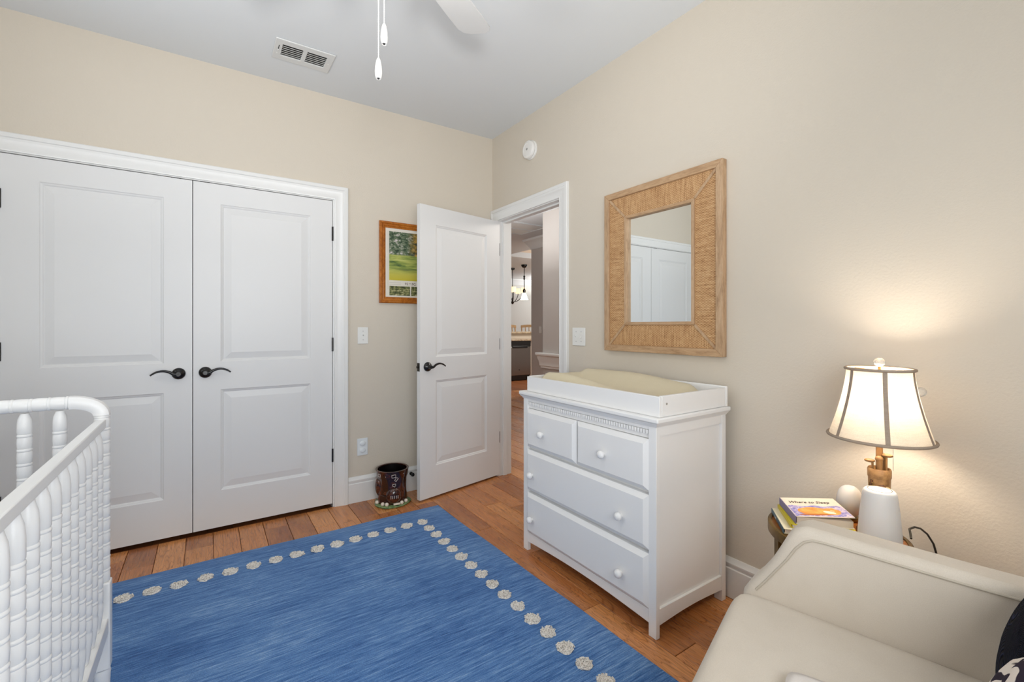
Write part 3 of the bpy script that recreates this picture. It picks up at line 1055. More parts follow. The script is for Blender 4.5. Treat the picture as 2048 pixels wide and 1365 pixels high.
bar_stool('light wood spindle back stool behind the bar, beside the grey wall edge', 7.30, 10.03, -0.7)

t = thing('pendant_lamp', 'bronze pendant lamp with small white bell glass shade over the bar', 'pendant lamp', (6.61, 9.258, 0))
bm = bm_new(); lathe(bm, [(0.005, 2.66), (0.05, 2.675), (0.075, 2.71), (0.078, ZC - 0.001)], 20)
obj('canopy', bm, 'bronze', t, smooth=40)
bm = bm_new(); tube(bm, [(0, 0, 2.13), (0, 0, 2.67)], 0.011, 8)
obj('rod', bm, 'bronze', t, smooth=40)
bm = bm_new(); lathe(bm, [(0.008, 2.36), (0.026, 2.38), (0.02, 2.42), (0.028, 2.45), (0.008, 2.48)], 14)
obj('coupling', bm, 'bronze', t, smooth=40)
bm = bm_new(); lathe(bm, [(0.035, 2.03), (0.04, 2.10), (0.02, 2.14)], 14)
obj('socket', bm, 'bronze', t, smooth=40)
bm = bm_new(); lathe(bm, [(0.105, 1.86), (0.092, 1.88), (0.066, 1.95), (0.05, 2.0), (0.04, 2.035)], 20)
obj('glass_shade', bm, 'pendant_glow', t, smooth=50)

t = thing('chandelier', 'bronze chandelier with small drum shades hanging beyond the pendant', 'chandelier', (6.72, 9.95, 0))
bm = bm_new(); lathe(bm, [(0.01, 2.68), (0.06, 2.70), (0.065, ZC - 0.001)], 18)
obj('canopy', bm, 'bronze', t, smooth=40)
bm = bm_new(); tube(bm, [(0, 0, 1.9), (0, 0, 2.69)], 0.009, 8)
obj('rod', bm, 'bronze', t, smooth=40)
bm = bm_new(); lathe(bm, [(0.004, 1.78), (0.03, 1.80), (0.045, 1.83), (0.02, 1.87), (0.03, 1.92), (0.01, 1.96)], 16)
obj('hub', bm, 'bronze', t, smooth=40)
for k in range(5):
    a = 2 * PI * k / 5 + 0.45
    ca, sa = math.cos(a), math.sin(a)
    bm = bm_new()
    tube(bm, [(0.02 * ca, 0.02 * sa, 1.84)] + [((0.02 + 0.28 * t_) * ca, (0.02 + 0.28 * t_) * sa, 1.84 + 0.20 * t_ ** 2.2) for t_ in (0.3, 0.55, 0.8, 1.0)] + [(0.30 * ca, 0.30 * sa, 2.09)], 0.009, 8)
    ar = obj('arm', bm, 'bronze', t, smooth=40)
    bm = bm_new(); lathe(bm, [(0.07, 2.08), (0.062, 2.22)], 18, (0.30 * ca, 0.30 * sa, 0), cap=False)
    obj('drum_shade', bm, 'shade_glow', ar, smooth=40)

# ------------------------------------------------------------------ ceiling fan
FX, FY = 0.44, 1.33
t = thing('ceiling_fan', 'white ceiling fan with light kit globes and two beaded pull chains', 'ceiling fan', (FX, FY, ZC - 0.0005))
def Zc(z): return z - ZC
bm = bm_new(); lathe(bm, [(0.02, Zc(2.655)), (0.05, Zc(2.665)), (0.068, Zc(2.70)), (0.07, 0)], 28)
obj('canopy', bm, 'plastic_white', t, smooth=40)
bm = bm_new(); tube(bm, [(0, 0, Zc(2.55)), (0, 0, Zc(2.66))], 0.013, 12)
obj('down_rod', bm, 'plastic_white', t, smooth=40)
bm = bm_new(); lathe(bm, [(0.05, Zc(2.40)), (0.085, Zc(2.41)), (0.10, Zc(2.44)), (0.105, Zc(2.49)), (0.095, Zc(2.53)), (0.04, Zc(2.55)), (0.02, Zc(2.56))], 32)
obj('motor_housing', bm, 'plastic_white', t, smooth=40)
for k in range(4):
    a = R(33.5) + 2 * PI * k / 4
    ca, sa = math.cos(a), math.sin(a)
    bm = bm_new()
    hw = [(0.13, 0.050), (0.16, 0.058), (0.30, 0.066), (0.50, 0.073), (0.575, 0.073), (0.598, 0.060), (0.610, 0.030)]
    pts = [(r, -h) for r, h in hw] + [(r, h) for r, h in hw[::-1]]
    tilt = math.tan(R(11))
    prism(bm, pts, 0, 0.006, lambda s, u, d: (s * ca - u * sa, s * sa + u * ca, Zc(2.445) + u * tilt + d))
    b_ = obj('blade', bm, 'fan_white', t, bevel=0.001)
    bm = bm_new()
    prism(bm, [(0.09, -0.018), (0.17, -0.03), (0.20, 0.0), (0.17, 0.03), (0.09, 0.018)], -0.006, -0.0005, lambda s, u, d: (s * ca - u * sa, s * sa + u * ca, Zc(2.445) + u * tilt + d))
    obj('blade_iron', bm, 'plastic_white', b_)
bm = bm_new(); lathe(bm, [(0.055, Zc(2.345)), (0.06, Zc(2.36)), (0.06, Zc(2.395)), (0.05, Zc(2.3995))], 28)
obj('switch_housing', bm, 'plastic_white', t, smooth=40)
for k in range(3):
    a = R(12 + 120 * k)
    ca, sa = math.cos(a), math.sin(a)
    bm = bm_new()
    tube(bm, [(0.04 * ca, 0.04 * sa, Zc(2.372)), (0.09 * ca, 0.09 * sa, Zc(2.380)), (0.118 * ca, 0.118 * sa, Zc(2.378))], 0.011, 10)
    ar = obj('light_arm', bm, 'plastic_white', t, smooth=50)
    bm = bm_new(); sphere(bm, (0.125 * ca, 0.125 * sa, Zc(2.337)), 0.042, 20, 14)
    obj('glass_globe', bm, 'globe_glow', ar, smooth=60)
for (px, top, bot, ph) in (((0.424 - FX, 1.342 - FY), 2.345, 1.948, 0.062), ((0.441 - FX, 1.338 - FY + 0.004), 2.345, 2.057, 0.062)):
    # stand the chains off the bowl edge
    ox, oy = px
    bm = bm_new()
    z = bot + ph
    while z < 2.29:
        sphere(bm, (ox, oy, Zc(z)), 0.0022, 6, 4)
        z += 0.0052
    tube(bm, [(ox, oy, Zc(bot + ph)), (ox, oy, Zc(2.29))], 0.0008, 5)
    ch = obj('pull_chain', bm, 'plastic_white', t, smooth=60)
    bm = bm_new()
    lathe(bm, [(0.003, Zc(bot + 0.002)), (0.0075, Zc(bot)), (0.0098, Zc(bot + 0.008)), (0.0108, Zc(bot + 0.02)), (0.0095, Zc(bot + 0.038)), (0.006, Zc(bot + 0.055)), (0.0025, Zc(bot + ph))], 16, (ox, oy, 0))
    obj('pull_knob', bm, 'plastic_white', ch, smooth=50)
    bm = bm_new(); lathe(bm, [(0.0032, Zc(bot - 0.0006)), (0.0032, Zc(bot + 0.0015))], 8, (ox, oy, 0))
    obj('knob_hole', bm, 'seam_dark', ch)

# ------------------------------------------------------------------ ceiling vent
t = thing('ceiling_vent', 'white rectangular air vent with two louvre banks on bedroom ceiling', 'ceiling vent', (0.454, 2.785, ZC - 0.0005))
bm = bm_new()
wall_cells(bm, -0.151, 0.151, -0.105, 0.105, [(-0.112, -0.010, -0.058, 0.056), (0.012, 0.114, -0.058, 0.056)], lambda u, v, d: (u, v, d), -0.008, -0.0005)
obj('face_plate', bm, 'vent_white', t, bevel=0.003)
for x0, x1 in ((-0.1115, -0.0105), (0.0125, 0.1135)):
    bm = bm_new(); box(bm, x0, x1, -0.0575, 0.0555, -0.0012, -0.0006)
    obj('duct_opening', bm, 'vent_dark', t)
    for i in range(5):
        yc = -0.058 + 0.114 * (i + 1) / 6
        bm = bm_new()
        vs = box(bm, x0, x1, yc - 0.0055, yc + 0.0045, -0.0075, -0.006)
        for v in vs:
            if v.co.y > yc:
                v.co.z += 0.003
        obj('louvre', bm, 'vent_white', t)
bm = bm_new(); box(bm, -0.131, -0.127, -0.045, -0.005, -0.0086, -0.0081)
sl = obj('damper_slot', bm, 'vent_dark', t)
bm = bm_new(); box(bm, -0.133, -0.125, -0.006, 0.016, -0.013, -0.0087)
obj('damper_lever', bm, 'vent_white', sl, bevel=0.002)
for x, y in ((-0.131, 0.04), (0.131, 0.0)):
    bm = bm_new(); lathe(bm, [(0.003, -0.0095), (0.004, -0.0081)], 10, (x, y, 0))
    obj('screw', bm, 'plate_white', t)

# ------------------------------------------------------------------ smoke detector
t = thing('smoke_detector', 'round white smoke detector high on the wall above the doorway', 'smoke detector', (XW - 0.0005, 2.632, 2.478), -PI / 2)
MI = Matrix.Scale(-1, 4, (0, 1, 0))
bm = bm_new(); lathe(bm, [(0.068, 0.0), (0.068, 0.010), (0.064, 0.014)], 40, (0, 0, 0), 'Y', M4=MI)
obj('mounting_ring', bm, 'plastic_white', t, smooth=40)
bm = bm_new(); lathe(bm, [(0.0615, 0.0142), (0.0615, 0.0165)], 40, (0, 0, 0), 'Y', M4=MI)
obj('sensor_gap', bm, 'seam_dark', t, smooth=40)
bm = bm_new(); lathe(bm, [(0.064, 0.0167), (0.064, 0.032), (0.060, 0.038), (0.045, 0.041), (0.044, 0.0395), (0.03, 0.0405), (0.012, 0.0415)], 40, (0, 0, 0), 'Y', M4=MI)
obj('cover', bm, 'plastic_white', t, smooth=40)
bm = bm_new(); lathe(bm, [(0.0085, 0.0417), (0.0075, 0.043)], 16, (0, 0, 0), 'Y', M4=MI)
obj('test_button', bm, 'screw', t, smooth=40)

# ------------------------------------------------------------------ mirror
MY0, MY1, MZ0, MZ1 = 1.151, 1.877, 1.069, 1.962        # world Y right/left, Z
t = thing('wall_mirror', 'rectangular wall mirror with woven rattan and pale wood frame over dresser', 'mirror', (XW - 0.001, (MY0 + MY1) / 2, MZ0))
yc = (MY0 + MY1) / 2
PM = lambda s, tt, d: (-d, -s, tt)                       # s to the right as seen, t up, d out of the wall
hw, hh = (MY1 - MY0) / 2, MZ1 - MZ0
def rail4(o0, o1, d0, d1, names, mats, bevel=0.0):
    """four mitred rails between offsets o0 (outer) and o1 (inner) from the outer edge"""
    A = [(-hw + o0, o0), (hw - o0, o0), (hw - o0, hh - o0), (-hw + o0, hh - o0)]
    B = [(-hw + o1, o1), (hw - o1, o1), (hw - o1, hh - o1), (-hw + o1, hh - o1)]
    for i in range(4):
        j = (i + 1) % 4
        bm = bm_new()
        prism(bm, [A[i], A[j], B[j], B[i]], d0, d1, PM)
        obj(names, bm, mats[i % 2], t, bevel=bevel)
rail4(0.0, 0.034, 0.0, 0.034, 'frame_rail', ('mirror_wood_horizontal', 'mirror_wood_vertical'), 0.002)
rail4(0.0345, 0.1455, 0.004, 0.022, 'rattan_panel', ('rattan_horizontal', 'rattan_vertical'))
rail4(0.146, 0.162, 0.004, 0.029, 'inner_trim', ('mirror_wood_horizontal', 'mirror_wood_vertical'), 0.0015)
c0, c1 = 0.0345, 0.1455
for sx in (-1, 1):
    for sz in (0, 1):
        P0 = Vector((sx * (hw - c0), c0 if sz == 0 else hh - c0))
        P1 = Vector((sx * (hw - c1), c1 if sz == 0 else hh - c1))
        d_ = (P1 - P0).normalized()
        n_ = Vector((-d_.y, d_.x)) * 0.0065
        bm = bm_new()
        q = [P0 + n_, P1 + n_, P1 - n_, P0 - n_]
        prism(bm, [(a.x, a.y) for a in q], 0.0222, 0.027, PM)
        obj('corner_strip', bm, 'mirror_wood_vertical', t, bevel=0.001)
bm = bm_new()
prism(bm, [(-hw + 0.1622, 0.1622), (hw - 0.1622, 0.1622), (hw - 0.1622, hh - 0.1622), (-hw + 0.1622, hh - 0.1622)], 0.006, 0.010, PM)
obj('mirror_glass', bm, 'mirror', t)
bm = bm_new()
lathe(bm, [(0.0075, 0.0342), (0.0085, 0.036), (0.006, 0.038)], 14, (0, hw - 0.06, 0.018), 'X', M4=Matrix.Scale(-1, 4, (1, 0, 0)))
obj('wood_knot', bm, 'mirror_wood_horizontal', t, smooth=40)

# ------------------------------------------------------------------ framed golf print (partly behind the open door)
FX0, FX1, FZ0, FZ1 = 1.005, 1.535, 1.372, 1.953
t = thing('framed_print', 'framed golf course print half hidden behind the open door', 'picture', (FX0, YW - 0.001, FZ0))
PF = lambda s, tt, d: (s, -d, tt)
fw, fh = FX1 - FX0, FZ1 - FZ0
prof = [(0, 0.0), (0, 0.020), (0.006, 0.026), (0.014, 0.026), (0.020, 0.020), (0.030, 0.019), (0.036, 0.014), (0.044, 0.012), (0.044, 0.0)]
C = [(0, 0), (fw, 0), (fw, fh), (0, fh)]
inn = [(1, 1), (-1, 1), (-1, -1), (1, -1)]
for i in range(4):
    j = (i + 1) % 4
    bm = bm_new()
    a, b = C[i], C[j]
    ra = [bm.verts.new(PF(a[0] + inn[i][0] * u, a[1] + inn[i][1] * u, d)) for u, d in prof]
    rb = [bm.verts.new(PF(b[0] + inn[j][0] * u, b[1] + inn[j][1] * u, d)) for u, d in prof]
    for k in range(len(prof)):
        m_ = (k + 1) % len(prof)
        bm.faces.new((ra[k], ra[m_], rb[m_], rb[k]))
    bm.faces.new(ra); bm.faces.new(rb[::-1])
    obj('frame_rail', bm, 'frame_wood', t, smooth=20)
bm = bm_new(); prism(bm, [(0.0445, 0.0445), (fw - 0.0445, 0.0445), (fw - 0.0445, fh - 0.0445), (0.0445, fh - 0.0445)], 0.004, 0.008, PF)
sheet = obj('print_sheet', bm, 'paper', t)
bm = bm_new(); prism(bm, [(0.072, 0.165), (fw - 0.072, 0.165), (fw - 0.072, 0.515), (0.072, 0.515)], 0.0081, 0.0086, PF)
obj('painting', bm, 'painting', sheet)
for k in range(3):
    x0 = (0.074, 0.236, 0.357)[k]
    xe = (0.228, 0.349, 0.457)[k]
    bm = bm_new(); prism(bm, [(x0, 0.056), (xe, 0.056), (xe, 0.124), (x0, 0.124)], 0.0081, 0.0086, PF)
    obj('small_painting', bm, 'painting_small', sheet)
for z_ in (0.146, 0.134):
    bm = bm_new(); prism(bm, [(0.074, z_), (0.158, z_), (0.158, z_ + 0.0018), (0.074, z_ + 0.0018)], 0.0081, 0.0084, PF)
    obj('small_print', bm, 'print_line', sheet)
bm = bm_new(); prism(bm, [(0.0625, 0.10), (0.0640, 0.10), (0.0640, 0.515), (0.0625, 0.515)], 0.0081, 0.0084, PF)
obj('margin_line', bm, 'print_line', sheet)
def PFM(s, z): return Matrix.Translation((s, -0.0082, z)) @ Matrix.Rotation(R(90), 4, 'X')
text('title', '93', 0.026, 'print_ink', sheet, PFM(0.188, 0.1335))
text('title', 'rd', 0.014, 'print_ink', sheet, PFM(0.2195, 0.142))
text('title', 'PG', 0.026, 'print_ink', sheet, PFM(0.240, 0.1335))

# ------------------------------------------------------------------ door stop on the baseboard
t = thing('door_stop', 'small black rubber door stop on baseboard beside the open door', 'door stop', (1.236, YW - 0.017, 0.130))
bm = bm_new(); lathe(bm, [(0.012, 0.0), (0.012, 0.006), (0.007, 0.010), (0.007, 0.030)], 16, (0, 0, 0), 'Y', M4=MI)
obj('stem', bm, 'bronze', t, smooth=40)
bm = bm_new(); lathe(bm, [(0.0125, 0.0302), (0.0135, 0.036), (0.011, 0.044), (0.006, 0.046)], 16, (0, 0, 0), 'Y', M4=MI)
obj('rubber_tip', bm, 'rubber', t, smooth=40)

# ------------------------------------------------------------------ golf bag wastebasket
WBX, WBY = 1.052, 3.03
t = thing('wastebasket', 'glazed brown ceramic wastebasket shaped like a golf bag with white balls', 'wastebasket', (WBX, WBY, 0.0), R(-33.9))
# local frame: -y faces the camera
bm = bm_new()
lathe(bm, [(0.10, 0.0005), (0.118, 0.003), (0.121, 0.008), (0.114, 0.014), (0.06, 0.016)], 40)
for v in bm.verts:
    a = math.atan2(v.co.y, v.co.x)
    k = 1 + 0.035 * math.sin(3 * a + 0.6) + 0.02 * math.sin(7 * a)
    v.co.x *= k; v.co.y *= k
obj('grass_base', bm, 'grass_glaze', t, smooth=50)
def wb_r(a, z):
    q_ = max(0.0, min(1.0, (0.225 - z) / 0.05))
    base = 0.092 + 0.010 * (z / 0.24) + 0.004 * math.cos(2 * PI * (z - 0.03) / 0.21)
    return base + q_ * (0.0022 * math.sin(5 * a + 22 * z) + 0.0014 * math.sin(9 * a - 31 * z))
bm = bm_new()
rings = []
SEG = 48
zs = [0.0165, 0.03, 0.05, 0.07, 0.09, 0.11, 0.13, 0.15, 0.17, 0.188, 0.1885, 0.195, 0.21, 0.225, 0.232, 0.2325, 0.238]
for z in zs:
    e = 0.003 if 0.1885 <= z <= 0.232 else (0.0045 if z > 0.232 else 0)
    rings.append([bm.verts.new(((wb_r(2 * PI * i / SEG, z) + e) * math.cos(2 * PI * i / SEG), (wb_r(2 * PI * i / SEG, z) + e) * math.sin(2 * PI * i / SEG), z)) for i in range(SEG)])
for z, dr in ((0.240, -0.003), (0.236, -0.009)):
    rings.append([bm.verts.new(((wb_r(2 * PI * i / SEG, 0.238) + dr) * math.cos(2 * PI * i / SEG), (wb_r(2 * PI * i / SEG, 0.238) + dr) * math.sin(2 * PI * i / SEG), z)) for i in range(SEG)])
for A, B in zip(rings, rings[1:]):
    for i in range(SEG):
        j = (i + 1) % SEG
        bm.faces.new((A[i], A[j], B[j], B[i]))
bm.faces.new(rings[0][::-1])
obj('bag_body', bm, 'leather', t, smooth=50)
bm = bm_new()
lathe(bm, [(0.085, 0.2355), (0.084, 0.12), (0.082, 0.02), (0.01, 0.019)], 40, cap=False)
obj('inner_wall', bm, 'leather_inside', t, smooth=50)
def wb_pt(adeg, z, out=0.004):
    a = R(adeg - 90)                                     # 0 = towards the camera, + = to the right
    r = wb_r(a, z) + out
    return Vector((r * math.cos(a), r * math.sin(a), z))
# big front pocket shaped like a ball with lacing, right of centre
def dome(name, adeg, z, rx, rz, h, mat):
    a = R(adeg - 90)
    n = Vector((math.cos(a), math.sin(a), 0)); s = Vector((-math.sin(a), math.cos(a), 0))
    bm = bm_new()
    rings = []
    c = Vector((wb_r(a, z) * n.x, wb_r(a, z) * n.y, z))
    for k in range(7):
        f = k / 6
        rr = math.cos(f * PI / 2) if k < 6 else 0.08
        d = h * math.sin(f * PI / 2)
        ring = []
        for i in range(24):
            th = 2 * PI * i / 24
            u = rx * rr * math.cos(th); v = rz * rr * math.sin(th)
            sag = 0.096 - math.sqrt(max(0.096 ** 2 - u * u, 0.0004))
            ring.append(bm.verts.new(c + s * u + Vector((0, 0, v)) + n * (d - sag - 0.003)))
        rings.append(ring)
    for A, B in zip(rings, rings[1:]):
        for i in range(24):
            j = (i + 1) % 24
            bm.faces.new((A[i], A[j], B[j], B[i]))
    bm.faces.new(rings[-1])
    bm.faces.new(rings[0][::-1])
    return obj(name, bm, mat, t, smooth=60), c, s, n
pk, pc, ps, pn = dome('ball_pocket', 22, 0.075, 0.052, 0.056, 0.026, 'leather')
for k in range(5):
    u = (k - 2) * 0.0115
    bm = bm_new()
    p = pc + ps * u + pn * (0.0215 - u * u * 5)
    tube(bm, [p + Vector((0, 0, 0.010)), p + pn * 0.001 + Vector((0, 0, 0.001)), p + Vector((0, 0, -0.010))], 0.0019, 6)
    obj('lace', bm, 'stitch_white', pk, smooth=50)
dome('side_pocket', -66, 0.125, 0.040, 0.058, 0.022, 'leather')
bm = bm_new()
for i in range(13):
    pass
pts = [wb_pt(-60 + i * 6.5, 0.076 - 0.002 * math.sin(i), 0.0035) for i in range(11)]
tube(bm, pts, 0.003, 6)
obj('seam_cord', bm, 'leather', t, smooth=50)
def buckle(adeg, z, tilt=0, w_=0.030, h_=0.022, out=0.008):
    a = R(adeg - 90)
    n = Vector((math.cos(a), math.sin(a), 0)); s = Vector((-math.sin(a), math.cos(a), 0)); up = Vector((0, 0, 1))
    c = wb_pt(adeg, z, out)
    ct, st = math.cos(R(tilt)), math.sin(R(tilt))
    U = s * ct + up * st; V = -s * st + up * ct
    bm = bm_new()
    q = [(-w_ / 2, -h_ / 2), (w_ / 2, -h_ / 2), (w_ / 2, h_ / 2), (-w_ / 2, h_ / 2), (-w_ / 2, -h_ / 2)]
    pts = []
    for (x0, y0), (x1, y1) in zip(q, q[1:]):
        for k in range(4):
            f = k / 4
            x_, y_ = x0 + (x1 - x0) * f, y0 + (y1 - y0) * f
            pts.append(c + U * x_ + V * y_)
    pts.append(pts[0])
    tube(bm, pts, 0.0017, 6)
    obj('buckle', bm, 'buckle_silver', t, smooth=50)
buckle(-34, 0.213, 0, 0.022, 0.017)
buckle(20, 0.211, 5, 0.025, 0.018)
buckle(30, 0.186, 50, 0.023, 0.014, 0.005)
buckle(22, 0.148, 5, 0.019, 0.014, 0.006)
for adeg, z in ((-8, 0.208), (58, 0.217), (24, 0.135)):
    bm = bm_new(); sphere(bm, wb_pt(adeg, z, 0.005 if z > 0.2 else 0.009), 0.0023, 8, 6)
    obj('rivet', bm, 'buckle_silver', t, smooth=60)
bm = bm_new()
p0 = wb_pt(30, 0.026, 0.012)
box(bm, -0.021, 0.021, -0.004, 0.004, -0.005, 0.006)
bmesh.ops.rotate(bm, verts=bm.verts[:], cent=(0, 0, 0), matrix=Matrix.Rotation(R(28), 3, 'Z'))
bmesh.ops.translate(bm, verts=bm.verts[:], vec=p0)
obj('name_plate', bm, 'ball_white', t, bevel=0.001)
for adeg in (-52, -20, -4, 50, 72):
    a = R(adeg - 90)
    rr_ = 0.107
    bm = bm_new(); sphere(bm, (rr_ * math.cos(a), rr_ * math.sin(a), 0.0255), 0.0125, 14, 10)
    obj('golf_ball', bm, 'ball_white', t, smooth=60)

# ------------------------------------------------------------------ rug with tufts
RUG_Y1, RUG_Y0, RUG_XL = 2.797, -0.22, -1.10
def rug_right(y): return 1.284 + (2.797 - y) * 0.022
t = thing('area_rug', 'large streaky blue wool rug bordered by a row of white tufts', 'rug', (0, 0, 0.0005))
bm = bm_new()
NX, NY = 48, 56
grid = []
for j in range(NY + 1):
    y = RUG_Y0 + (RUG_Y1 - RUG_Y0) * j / NY
    row = []
    for i in range(NX + 1):
        x = RUG_XL + (rug_right(y) - RUG_XL) * i / NX
        e = 1.0 if 0 < i < NX and 0 < j < NY else 0.55
        wob = 0.002 * math.sin(9.1 * y + 1.3) if i == NX else 0
        wy = 0.003 * math.sin(7.3 * x) if j == NY else 0
        row.append(bm.verts.new((x + wob, y + wy, 0.009 * e + 0.0006 * math.sin(7 * x + 3 * y))))
    grid.append(row)
for j in range(NY):
    for i in range(NX):
        bm.faces.new((grid[j][i], grid[j][i + 1], grid[j + 1][i + 1], grid[j + 1][i]))
edge = [grid[0][i] for i in range(NX + 1)] + [grid[j][NX] for j in range(1, NY + 1)] + [grid[NY][i] for i in range(NX - 1, -1, -1)] + [grid[j][0] for j in range(NY - 1, 0, -1)]
low = [bm.verts.new((v.co.x, v.co.y, 0.0)) for v in edge]
for i in range(len(edge)):
    j = (i + 1) % len(edge)
    bm.faces.new((edge[i], edge[j], low[j], low[i]))
bm.faces.new(low[::-1])
obj('pile', bm, 'rug', t, smooth=70)
def tuft_mesh(seed):
    r_ = random.Random(seed)
    bm = bm_new()
    rings = []
    n = 22
    prof_ = [(1.0, 0.0), (1.0, 0.5), (0.84, 0.9), (0.62, 1.05), (0.4, 1.1), (0.2, 1.12)]
    for k, (f, h) in enumerate(prof_):
        ring = []
        for i in range(n):
            a = 2 * PI * i / n
            jit = 1 + (r_.uniform(-0.13, 0.13) if k < 2 else r_.uniform(-0.08, 0.08))
            hh_ = h * 0.008 * (1 + (r_.uniform(-0.45, 0.45) if k > 0 else 0))
            ring.append(bm.verts.new((math.cos(a) * f * jit * 0.0305, math.sin(a) * f * jit * 0.029, hh_)))
        rings.append(ring)
    for A, B in zip(rings, rings[1:]):
        for i in range(n):
            j = (i + 1) % n
            bm.faces.new((A[i], A[j], B[j], B[i]))
    bm.faces.new(rings[-1]); bm.faces.new(rings[0][::-1])
    # yarn loops
    for q in range(46):
        a = r_.uniform(0, 2 * PI); f = math.sqrt(r_.random()) * 0.95
        c = Vector((math.cos(a) * f * 0.0305, math.sin(a) * f * 0.029, 0.0085))
        d = r_.uniform(0, PI)
        dv = Vector((math.cos(d), math.sin(d), 0)) * 0.0055
        tube(bm, [c - dv, c - dv * 0.4 + Vector((0, 0, 0.003)), c + dv * 0.4 + Vector((0, 0, 0.003)), c + dv], 0.0019, 5)
    return finish(bm, 'tuft', 'tuft', 70)
tms = [tuft_mesh(s) for s in range(5)]
spots = [(x_, 2.592 + (0.006 if x_ < -0.15 else 0)) for x_ in [1.088 - 0.0995 * k for k in range(0, 20)]] + [(1.088 + 0.0005 * k + (0.015 * (k / 15) ** 2), 2.592 - 0.1005 * k) for k in range(1, 25)]
for k, (x_, y_) in enumerate(spots):
    o = obj('tuft', tms[k % 5], None, t, loc=(x_, y_, 0.0085), rot=(0, 0, rnd.uniform(-0.4, 0.4)))
    wide = 1.08 if y_ > 2.55 and x_ < 1.0 else 1.0
    o.scale = (wide * rnd.uniform(0.92, 1.08), rnd.uniform(0.92, 1.06), 1)

# ------------------------------------------------------------------ dresser
DX0, DX1 = 1.430, 1.902                 # front plane, back
DY0, DY1 = 1.131, 2.009                 # right end (near), left end (far)
t = thing('dresser', 'white wooden dresser with four drawers and round knobs against the wall', 'dresser', (DX0, DY0, 0))
LX, LY = DX1 - DX0, DY1 - DY0           # local: x depth (0 front), y along the wall (0 near end)
for (ya, yb) in ((0, 0.037), (LY - 0.037, LY)):
    bm = bm_new(); box(bm, 0.0, 0.021, ya, yb, 0.0005, 0.818)
    obj('leg', bm, 'furniture_white', t, bevel=0.0015)
    bm = bm_new(); box(bm, LX - 0.030, LX, ya, yb, 0.0005, 0.818)
    obj('leg', bm, 'furniture_white', t, bevel=0.0015)
for (ya, yb, yr) in ((0.012, 0.020, 0.002), (LY - 0.020, LY - 0.012, LY - 0.002)):
    bm = bm_new(); box(bm, 0.0215, LX - 0.0305, ya, yb, 0.10, 0.785)
    obj('side_panel', bm, 'furniture_white', t)
    s0, s1 = (0.001, 0.020) if yr < 0.1 else (LY - 0.020, LY - 0.001)
    bm = bm_new()
    n = 14
    pts = [(0.0213, 0.112), (LX - 0.0303, 0.112)] + [(LX - 0.0303 - (LX - 0.0516) * i / n, 0.050 + 0.010 * math.sin(PI * i / n)) for i in range(n + 1)]
    prism(bm, pts, s0, s1, lambda s, z, d: (s, d, z))
    obj('side_rail', bm, 'furniture_white', t)
    bm = bm_new(); box(bm, 0.0213, LX - 0.0303, s0, s1, 0.782, 0.818)
    obj('side_rail', bm, 'furniture_white', t)
# carcass behind drawers
bm = bm_new(); box(bm, 0.022, LX - 0.032, 0.0205, LY - 0.0205, 0.085, 0.8175)
obj('carcass', bm, 'furniture_white', t)
bm = bm_new(); box(bm, 0.010, 0.0215, 0.0375, LY - 0.0375, 0.768, 0.818)
obj('top_rail', bm, 'furniture_white', t)
# dentil strip
bm = bm_new()
nd = 56
for i in range(nd):
    y = 0.040 + (LY - 0.08) * (i + 0.5) / nd
    box(bm, -0.0005, 0.0098, y - 0.0042, y + 0.0042, 0.7860, 0.8020)
o = obj('dentil_moulding', bm, 'furniture_white', t, bevel=0.0012, kind='stuff')
bm = bm_new()
sweep(bm, [(0.0098, 0.0378, 0), (0.0098, LY - 0.0378, 0)], [(0, 0.803), (0.008, 0.805), (0.008, 0.8175), (0, 0.8175)], [(Vector((-1, 0, 0)), Vector((0, 0, 1)))] * 2)
obj('bead_strip', bm, 'furniture_white', t)
# arched bottom rail
bm = bm_new()
n = 24
pts = [(0.0375, 0.100), (LY - 0.0375, 0.100)] + [(LY - 0.0375 - (LY - 0.075) * i / n, 0.047 + 0.016 * math.sin(PI * i / n)) for i in range(n + 1)]
prism(bm, pts, 0.004, 0.0215, lambda s, z, d: (d, s, z))
obj('bottom_rail', bm, 'furniture_white', t, bevel=0.001)
